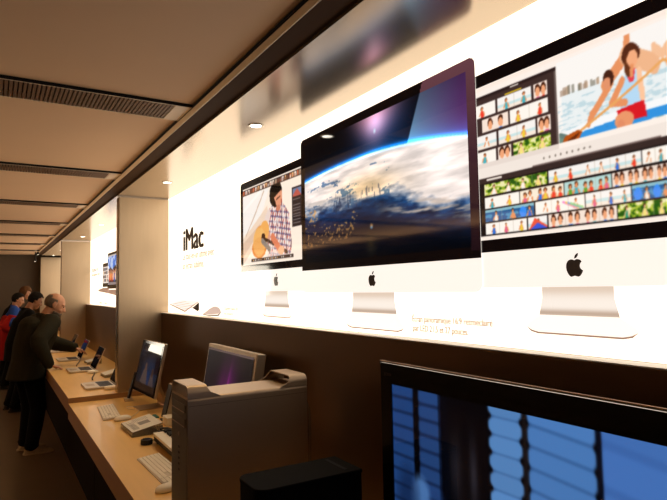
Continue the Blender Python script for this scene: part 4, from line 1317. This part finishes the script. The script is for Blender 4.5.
class Blob:
    """union of convex hulls, fused into one continuous skin by a voxel remesh"""
    def __init__(s): s.bm = bmesh.new()
    def hull(s, *ells):
        pts = []
        for e in ells:
            c, r = e[0], e[1]
            if not isinstance(r, (tuple, list)): r = (r, r, r)
            pts += ell_pts(c, r, 8, e[2] if len(e) > 2 else None)
        b = bmesh.new()
        vs_ = [b.verts.new(p) for p in pts]
        bmesh.ops.remove_doubles(b, verts=b.verts, dist=1e-5)
        res = bmesh.ops.convex_hull(b, input=b.verts)
        bmesh.ops.delete(b, geom=[g for g in res['geom_interior'] if isinstance(g, bmesh.types.BMVert)], context='VERTS')
        me = bpy.data.meshes.new('tmp'); b.to_mesh(me); b.free()
        s.bm.from_mesh(me); bpy.data.meshes.remove(me)
    def chain(s, pts):
        """pts: [(centre, radius), ...] consecutive tapered capsules"""
        for a, b in zip(pts, pts[1:]): s.hull(a, b)
    def build(s, name, material, parent, voxel, smooth_it=2, mtx=None):
        me = bpy.data.meshes.new(name); 
        bmesh.ops.recalc_face_normals(s.bm, faces=s.bm.faces)
        s.bm.to_mesh(me); s.bm.free()
        o = bpy.data.objects.new(name, me); C.objects.link(o)
        md = o.modifiers.new('r', 'REMESH'); md.mode = 'VOXEL'; md.voxel_size = voxel
        if smooth_it:
            sm = o.modifiers.new('s', 'SMOOTH'); sm.factor = .5; sm.iterations = smooth_it
        bpy.context.view_layer.update()
        new = bpy.data.meshes.new_from_object(o.evaluated_get(bpy.context.evaluated_depsgraph_get()))
        bpy.data.objects.remove(o); bpy.data.meshes.remove(me)
        new.name = name
        new.materials.clear(); new.materials.append(material)
        for p in new.polygons: p.use_smooth = True
        o = bpy.data.objects.new(name, new)
        return link(o, parent)

def ik(a, b, l1, l2, pole):
    a, b = Vector(a), Vector(b)
    d = b - a
    L_ = min(d.length, (l1 + l2) * .999)
    dn = d.normalized()
    b = a + dn * L_
    x = (l1 * l1 - l2 * l2 + L_ * L_) / (2 * L_)
    hgt = math.sqrt(max(0, l1 * l1 - x * x))
    pl = Vector(pole); pl = (pl - dn * pl.dot(dn)).normalized()
    return a + dn * x + pl * hgt, b

def person(name, loc, rz, label, P, mats, voxel=.008):
    """local frame: x forward, y to the person's left, z up, standing on z=0"""
    t = empty(name, loc, rz)
    s = P.get('s', 1.0)
    hip, ln = P.get('hip', .93) * s, P['lean']          # lean: forward shift of the shoulders
    sh_z = P['sh_z']
    pel = Vector((P.get('pel_x', 0), 0, hip))
    chest = Vector((ln * .62, 0, hip + (sh_z - hip) * .62))
    neck0 = Vector((ln + .01, 0, sh_z + .015))
    head = Vector(P['head'])
    hp = P['pitch']
    Hm = Matrix.Rotation(P.get('turn', 0), 3, 'Z') @ Matrix.Rotation(hp, 3, 'Y')
    hs_ = s * P.get('hs', 1.0)
    hc = lambda x, y, z: head + Hm @ Vector((x * hs_, y * hs_, z * hs_))
    shl = {k: Vector((ln, k * .185 * s, sh_z - .03)) for k in (-1, 1)}
    B, Co, Tr = Blob(), Blob(), Blob()
    # --- head
    def he(b, c, r): b.hull((hc(*c), tuple(x * hs_ for x in r), Hm))
    B.hull((hc(-.015, 0, .028), (.094 * hs_, .076 * hs_, .090 * hs_), Hm), (hc(.012, 0, .0), (.078 * hs_, .068 * hs_, .085 * hs_), Hm))
    B.hull((hc(.030, 0, -.02), (.060 * hs_, .060 * hs_, .07 * hs_), Hm), (hc(.058, 0, -.098), (.026 * hs_, .030 * hs_, .018 * hs_), Hm), (hc(.0, 0, -.072), (.040 * hs_, .056 * hs_, .025 * hs_), Hm))
    B.hull((hc(.083, 0, .020), (.008 * hs_, .008 * hs_, .012 * hs_), Hm), (hc(.108, 0, -.022), (.011 * hs_, .013 * hs_, .010 * hs_), Hm), (hc(.088, 0, -.030), (.010 * hs_, .017 * hs_, .008 * hs_), Hm))
    for k in (-1, 1):
        B.hull((hc(.075, k * .014, .034), (.012 * hs_, .010 * hs_, .008 * hs_), Hm), (hc(.064, k * .048, .032), (.012 * hs_, .010 * hs_, .008 * hs_), Hm))   # brow
        B.hull((hc(.060, k * .040, -.028), (.022 * hs_, .020 * hs_, .020 * hs_), Hm))                                                         # cheek
        B.hull((hc(-.012, k * .077, .010), (.020 * hs_, .008 * hs_, .030 * hs_), Hm), (hc(-.008, k * .074, -.022), (.010 * hs_, .007 * hs_, .010 * hs_), Hm))   # ear
    B.hull((hc(.082, -.016, -.060), (.012 * hs_, .010 * hs_, .006 * hs_), Hm), (hc(.082, .016, -.060), (.012 * hs_, .010 * hs_, .006 * hs_), Hm))         # lips
    B.hull((hc(.078, -.014, -.073), (.012 * hs_, .010 * hs_, .006 * hs_), Hm), (hc(.078, .014, -.073), (.012 * hs_, .010 * hs_, .006 * hs_), Hm))
    B.hull((hc(-.02, 0, -.055), .056 * hs_), (neck0, .062 * hs_))
    # --- torso inside the clothes
    B.hull((neck0, .06 * s), (chest, (.11 * s, .15 * s, .14 * s)), (shl[-1], .05 * s), (shl[1], .05 * s))
    B.hull((chest, (.11 * s, .15 * s, .12 * s)), (pel, (.11 * s, .15 * s, .11 * s)))
    th = P.get('coat_t', .03); sv = P.get('sleeve', .004)
    Co.hull((neck0 + Vector((-.01, 0, -.01)), .068 * s), (shl[-1], .072 * s), (shl[1], .072 * s), (chest, (.125 * s + th, .165 * s + th, .13 * s)))
    bel = P.get('belly', .0)
    hem_z = P['hem']
    hem = Vector((P.get('hem_x', -.02), 0, hem_z + .02))
    Co.hull((chest + Vector((0, 0, .03)), (.125 * s + th, .165 * s + th, .12 * s)), (pel + Vector((bel, 0, .05)), (.13 * s + th, .165 * s + th, .10 * s)))
    Co.hull((pel + Vector((bel, 0, .05)), (.13 * s + th, .165 * s + th, .08 * s)), (hem, (.145 * s + th, .175 * s + th, .02)))
    if P.get('hunch'): Co.hull((Vector((ln * .45 - .085, 0, hip + (sh_z - hip) * .84)), (.11, .17, .12)), (Vector((ln * .3 - .115, 0, hip + (sh_z - hip) * .45)), (.11, .18, .14)), (Vector((-.105, 0, hem_z + .03)), (.12, .20, .03)))
    # collar
    Co.chain([(neck0 + Vector((-.055, -.03, .035)), .022), (neck0 + Vector((-.06, .03, .035)), .022)])
    Co.chain([(neck0 + Vector((-.055, -.035, .035)), .022), (neck0 + Vector((.01, -.066, .015)), .022), (neck0 + Vector((.07, -.03, -.05)), .020)])
    Co.chain([(neck0 + Vector((-.055, .035, .035)), .022), (neck0 + Vector((.01, .066, .015)), .022), (neck0 + Vector((.07, .03, -.05)), .020)])
    # --- arms and hands
    for k, hand, pole in ((-1, P['hand_r'], P.get('pole_r', (-.5, -.5, -.6))), (1, P['hand_l'], P.get('pole_l', (-.4, .5, -.7)))):
        wrist = Vector(hand[0]); hd = Vector(hand[1]).normalized()
        el, wr = ik(shl[k], wrist, .300 * s, .275 * s, pole)
        B.chain([(shl[k], .052 * s), (el, .040 * s), (wr, .027 * s)])
        Co.chain([(shl[k], .074 * s + sv), (el + (shl[k] - el) * .1, .064 * s + sv), (el + (wr - el) * .15, .060 * s + sv), (wr - (wr - el).normalized() * .015, .044 * s + sv * .6)])
        # hand
        up = Vector(hand[2]).normalized()
        sd = hd.cross(up).normalized(); up = sd.cross(hd)      # sd: to the hand's right, up: back of the hand
        hs = s * .98
        pc = wr + hd * .055 * hs
        Hq = Matrix((hd, sd, up)).transposed()
        B.hull((wr + hd * .005, (.022 * hs, .026 * hs, .019 * hs), Hq), (pc + hd * .025 * hs, (.022 * hs, .042 * hs, .014 * hs), Hq))
        thumb_side = k * -1 if P.get('palm', 'down') == 'down' else k      # palm down: right hand's thumb lies to the left of the hand
        inner = -sd if k == -1 else sd
        for q, (off, ln_, c_) in enumerate(((-.031, .072, .5), (-.011, .080, .5), (.010, .075, .55), (.029, .058, .6))):
            o2 = inner * (-off) * hs                        # index nearest to the thumb
            p0 = pc + hd * .030 * hs + o2
            p1 = pc + hd * (.035 + ln_ * .48) * hs + o2 * 1.10 - up * .010 * hs
            p2 = pc + hd * (.035 + ln_ * .48 + ln_ * .42 * c_ * 1.5) * hs + o2 * 1.14 - up * (.010 + .034 * c_) * hs
            B.chain([(p0, .0098 * hs), (p1, .0090 * hs), (p2, .0078 * hs)])
        t0 = wr + hd * .020 * hs + inner * .022 * hs
        t1 = wr + hd * .052 * hs + inner * .056 * hs - up * .012 * hs
        t2 = wr + hd * .085 * hs + inner * .062 * hs - up * .024 * hs
        B.chain([(t0, .014 * hs), (t1, .0115 * hs), (t2, .009 * hs)])
    # --- legs, shoes
    for k, ft in ((-1, P['foot_r']), (1, P['foot_l'])):
        hj = pel + Vector((0, k * .095 * s, -.03))
        an = Vector((ft[0], ft[1], .085))
        kn, an2 = ik(hj, an, .43 * s, .41 * s, (1, 0, 0))
        fdir = Matrix.Rotation(ft[2], 3, 'Z') @ Vector((1, 0, 0))
        B.chain([(hj, .080 * s), (kn, .056 * s), (kn + (an - kn) * .3, .052 * s), (an, .036 * s)])
        B.hull((an + Vector((0, 0, -.045)), .030), (an + fdir * .15 + Vector((0, 0, -.058)), (.03, .03, .018)))
        Tr.chain([(hj + Vector((0, 0, .04)), (.115 * s, .10 * s, .09 * s)), (kn, .080 * s), (kn + (an - kn) * .5, .075 * s), (an + Vector((-.005, 0, .015)), .068 * s)])
        Tr.hull((an + Vector((-.005, 0, .02)), (.075 * s, .062 * s, .03)), (an + Vector((.0, 0, -.020)), (.070 * s, .058 * s, .014)))
        Sh = Blob()
        fd2 = Matrix.Rotation(ft[2], 3, 'Z')
        Sh.hull((an + fdir * -.035 + Vector((0, 0, -.040)), (.040, .036, .030), fd2), (an + fdir * .02 + Vector((0, 0, -.015)), (.045, .038, .022), fd2), (an + fdir * .10 + Vector((0, 0, -.045)), (.045, .042, .022), fd2))
        Sh.hull((an + fdir * .08 + Vector((0, 0, -.050)), (.050, .044, .022), fd2), (an + fdir * .165 + Vector((0, 0, -.058)), (.038, .036, .015), fd2), (an + fdir * -.045 + Vector((0, 0, -.06)), (.035, .034, .012), fd2))
        so = Sh.build('shoe', mats['shoe'], t, .007, 2)
        bm = bmesh.new()
        ol = [(-.088, .0), (-.075, .028), (-.03, .036), (.04, .040), (.11, .046), (.17, .040), (.208, .018), (.212, 0)]
        ol = ol + [(a, -b) for a, b in ol[::-1][1:-1]]
        add_prism(bm, [Vector((an.x, an.y, .002)) + fd2 @ Vector((a, b, 0)) for a, b in ol], Vector((0, 0, .020)))
        mesh_obj('sole', bm, mats['sole'], so, bevel=.004)
    Tr.hull((pel + Vector((0, 0, .02)), (.125 * s, .165 * s, .08 * s)), (pel + Vector((0, 0, -.06)), (.12 * s, .16 * s, .06 * s)))
    body = B.build('body', mats['skin'], t, min(voxel, .007), 2)
    Co.build(P.get('coat_name', 'coat'), mats['coat'], t, voxel, 3)
    Tr.build('trousers', mats['trousers'], t, voxel, 3)
    # eyes
    for k in (-1, 1):
        bm = bmesh.new(); bmesh.ops.create_uvsphere(bm, u_segments=12, v_segments=8, radius=.0095 * s)
        for v in bm.verts: v.co += hc(.075, k * .030, .014)
        mesh_obj('eye', bm, M['eye'], t, smooth=True)
    # hair: shell around the skull, cut to the hairline
    bm = bmesh.new()
    bmesh.ops.create_uvsphere(bm, u_segments=40, v_segments=28, radius=1)
    kill = []
    for f in bm.faces:
        c = f.calc_center_median()
        ang = c.x                                           # +1 = front
        if P['hair'] == 'bald': keep = (c.z < .46 + .12 * math.sin(9 * c.y)) and (c.z > -.62) and (c.x < .12 + .1 * c.z) 
        elif P['hair'] == 'long': keep = (c.z > -.95 and c.x < .25) or c.z > .35
        else: keep = (c.z > -.80 and c.x < -.12) or (c.z > -.25 and c.x < .12) or (c.z > .20 and c.x < .34 + .1 * math.sin(7 * c.y)) or (c.z > .60 + .06 * math.sin(11 * c.y))
        if not keep: kill.append(f)
    bmesh.ops.delete(bm, geom=kill, context='FACES')
    rx, ry, rz_ = {'bald': (.101, .081, .099), 'short': (.110, .089, .108), 'long': (.112, .094, .116)}[P['hair']]
    for v in bm.verts:
        j = 1 + .025 * math.sin(23 * v.co.y + 7 * v.co.x) * math.sin(19 * v.co.z + 3)
        v.co = hc(-.012 + rx * v.co.x * j, ry * v.co.y * j, .026 + rz_ * v.co.z * j)
    if P.get('beard'):
        b2 = bmesh.new(); bmesh.ops.create_uvsphere(b2, u_segments=32, v_segments=24, radius=1)
        bmesh.ops.delete(b2, geom=[f for f in b2.faces if not (f.calc_center_median().z < -.12 and f.calc_center_median().x > -.25 - .2 * f.calc_center_median().z)], context='FACES')
        for v in b2.verts: v.co = hc(.022 + .070 * v.co.x, .064 * v.co.y, -.045 + .076 * v.co.z)
        br = mesh_obj('beard', b2, mats['hair'], t, smooth=True)
        md2 = br.modifiers.new('sol', 'SOLIDIFY'); md2.thickness = .006; md2.offset = -1
    hr = mesh_obj('hair', bm, mats['hair'], t, smooth=True)
    md = hr.modifiers.new('sol', 'SOLIDIFY'); md.thickness = .010 * s; md.offset = -1
    return tag(t, label, 'person')

# the man at the front: stooping over the far table
man_at, man_rz = Vector((.385, 6.93, 0)), R(20)
def ml(x, y, z=0): return Matrix.Rotation(-man_rz, 3, 'Z') @ (Vector((x, y, z)) - man_at)
def md(x, y, z): return Matrix.Rotation(-man_rz, 3, 'Z') @ Vector((x, y, z))
fr, fl = ml(.385, 6.90), ml(.335, 7.12)
hdp = ml(.592, 6.945, 1.580)
man = person('person', man_at, man_rz, 'balding man in a dark olive coat stooping over the laptops, nearest of the people',
    dict(lean=.105, sh_z=1.43, hip=.94, pel_x=-.055, head=hdp, pitch=R(26), turn=-man_rz - R(4), hem=.79, hem_x=-.075, coat_t=.042, belly=.010, hunch=True,
         hand_r=(ml(.515, 6.60, .965), md(1, -.05, -.30), md(.25, 0, 1)), pole_r=(-.75, -.35, -.3),
         hand_l=(ml(.785, 6.88, 1.105), md(1, -.05, -.45), md(.4, 0, 1)), pole_l=(-.1, .4, -.9),
         foot_r=(fr.x, fr.y, -man_rz), foot_l=(fl.x, fl.y, -man_rz), hair='bald', sleeve=.020, s=1.0, hs=1.10, beard=True),
    dict(skin=M['skin'], coat=M['coat_olive'], trousers=M['trousers'], hair=M['hair_grey'], shoe=M['sneaker'], sole=M['sole']))

person('person', (.335, 9.6, 0), R(8), 'dark-haired person in a black coat looking down, next one beyond the balding man',
    dict(lean=.10, sh_z=1.44, hip=.94, pel_x=-.02, head=(.215, -.02, 1.605), pitch=R(30), hem=.72, coat_t=.03,
         hand_r=((.30, -.22, 1.00), (1, 0, -.3), (.3, 0, 1)), hand_l=((.32, .22, 1.00), (1, 0, -.3), (.3, 0, 1)),
         foot_r=(-.05, -.12, 0), foot_l=(-.08, .14, R(8)), hair='short'),
    dict(skin=M['skin2'], coat=M['coat_black'], trousers=M['trousers'], hair=M['hair_black'], shoe=M['black_plastic'], sole=M['rubber']), .010)

p3 = person('person', (.27, 11.95, 0), R(-6), 'short-haired person in a bright blue top with a long red coat below',
    dict(lean=.07, sh_z=1.44, hip=.94, pel_x=-.02, head=(.13, -.01, 1.600), pitch=R(22), hem=.86, coat_t=.012, coat_name='blue_top',
         hand_r=((.30, -.24, 1.02), (1, 0, -.3), (.3, 0, 1)), hand_l=((.30, .22, 1.02), (1, 0, -.3), (.3, 0, 1)),
         foot_r=(-.05, -.12, 0), foot_l=(-.08, .14, R(8)), hair='short'),
    dict(skin=M['skin'], coat=M['blue_knit'], trousers=M['trousers'], hair=M['hair_black'], shoe=M['black_plastic'], sole=M['rubber']), .010)
J = Blob()                                     # long red coat slipped off the shoulders, hanging to the thighs
J.hull((Vector((.035, 0, 1.29)), (.17, .235, .05)), (Vector((-.0, 0, 1.05)), (.19, .235, .05)))
J.hull((Vector((-.0, 0, 1.05)), (.19, .235, .05)), (Vector((-.05, 0, .53)), (.215, .255, .02)))
J.chain([(Vector((.06, -.235, 1.28)), .085), (Vector((-.05, -.29, 1.12)), .075), (Vector((.16, -.27, .99)), .060)])
J.chain([(Vector((.06, .235, 1.28)), .085), (Vector((-.05, .29, 1.12)), .075), (Vector((.16, .26, .99)), .060)])
J.build('red_coat', M['red_cloth'], p3, .010, 3)

person('person', (.25, 12.8, 0), R(-4), 'brown-haired person in black, farthest back behind the blue top',
    dict(lean=.14, sh_z=1.53, hip=.99, pel_x=-.03, head=(.30, -.02, 1.725), pitch=R(22), hem=.74, coat_t=.03,
         hand_r=((.30, -.22, 1.02), (1, 0, -.3), (.3, 0, 1)), hand_l=((.32, .22, 1.02), (1, 0, -.3), (.3, 0, 1)),
         foot_r=(-.05, -.12, 0), foot_l=(-.08, .14, R(8)), hair='long'),
    dict(skin=M['skin'], coat=M['coat_black'], trousers=M['trousers'], hair=M['hair_brown'], shoe=M['black_plastic'], sole=M['rubber']), .010)
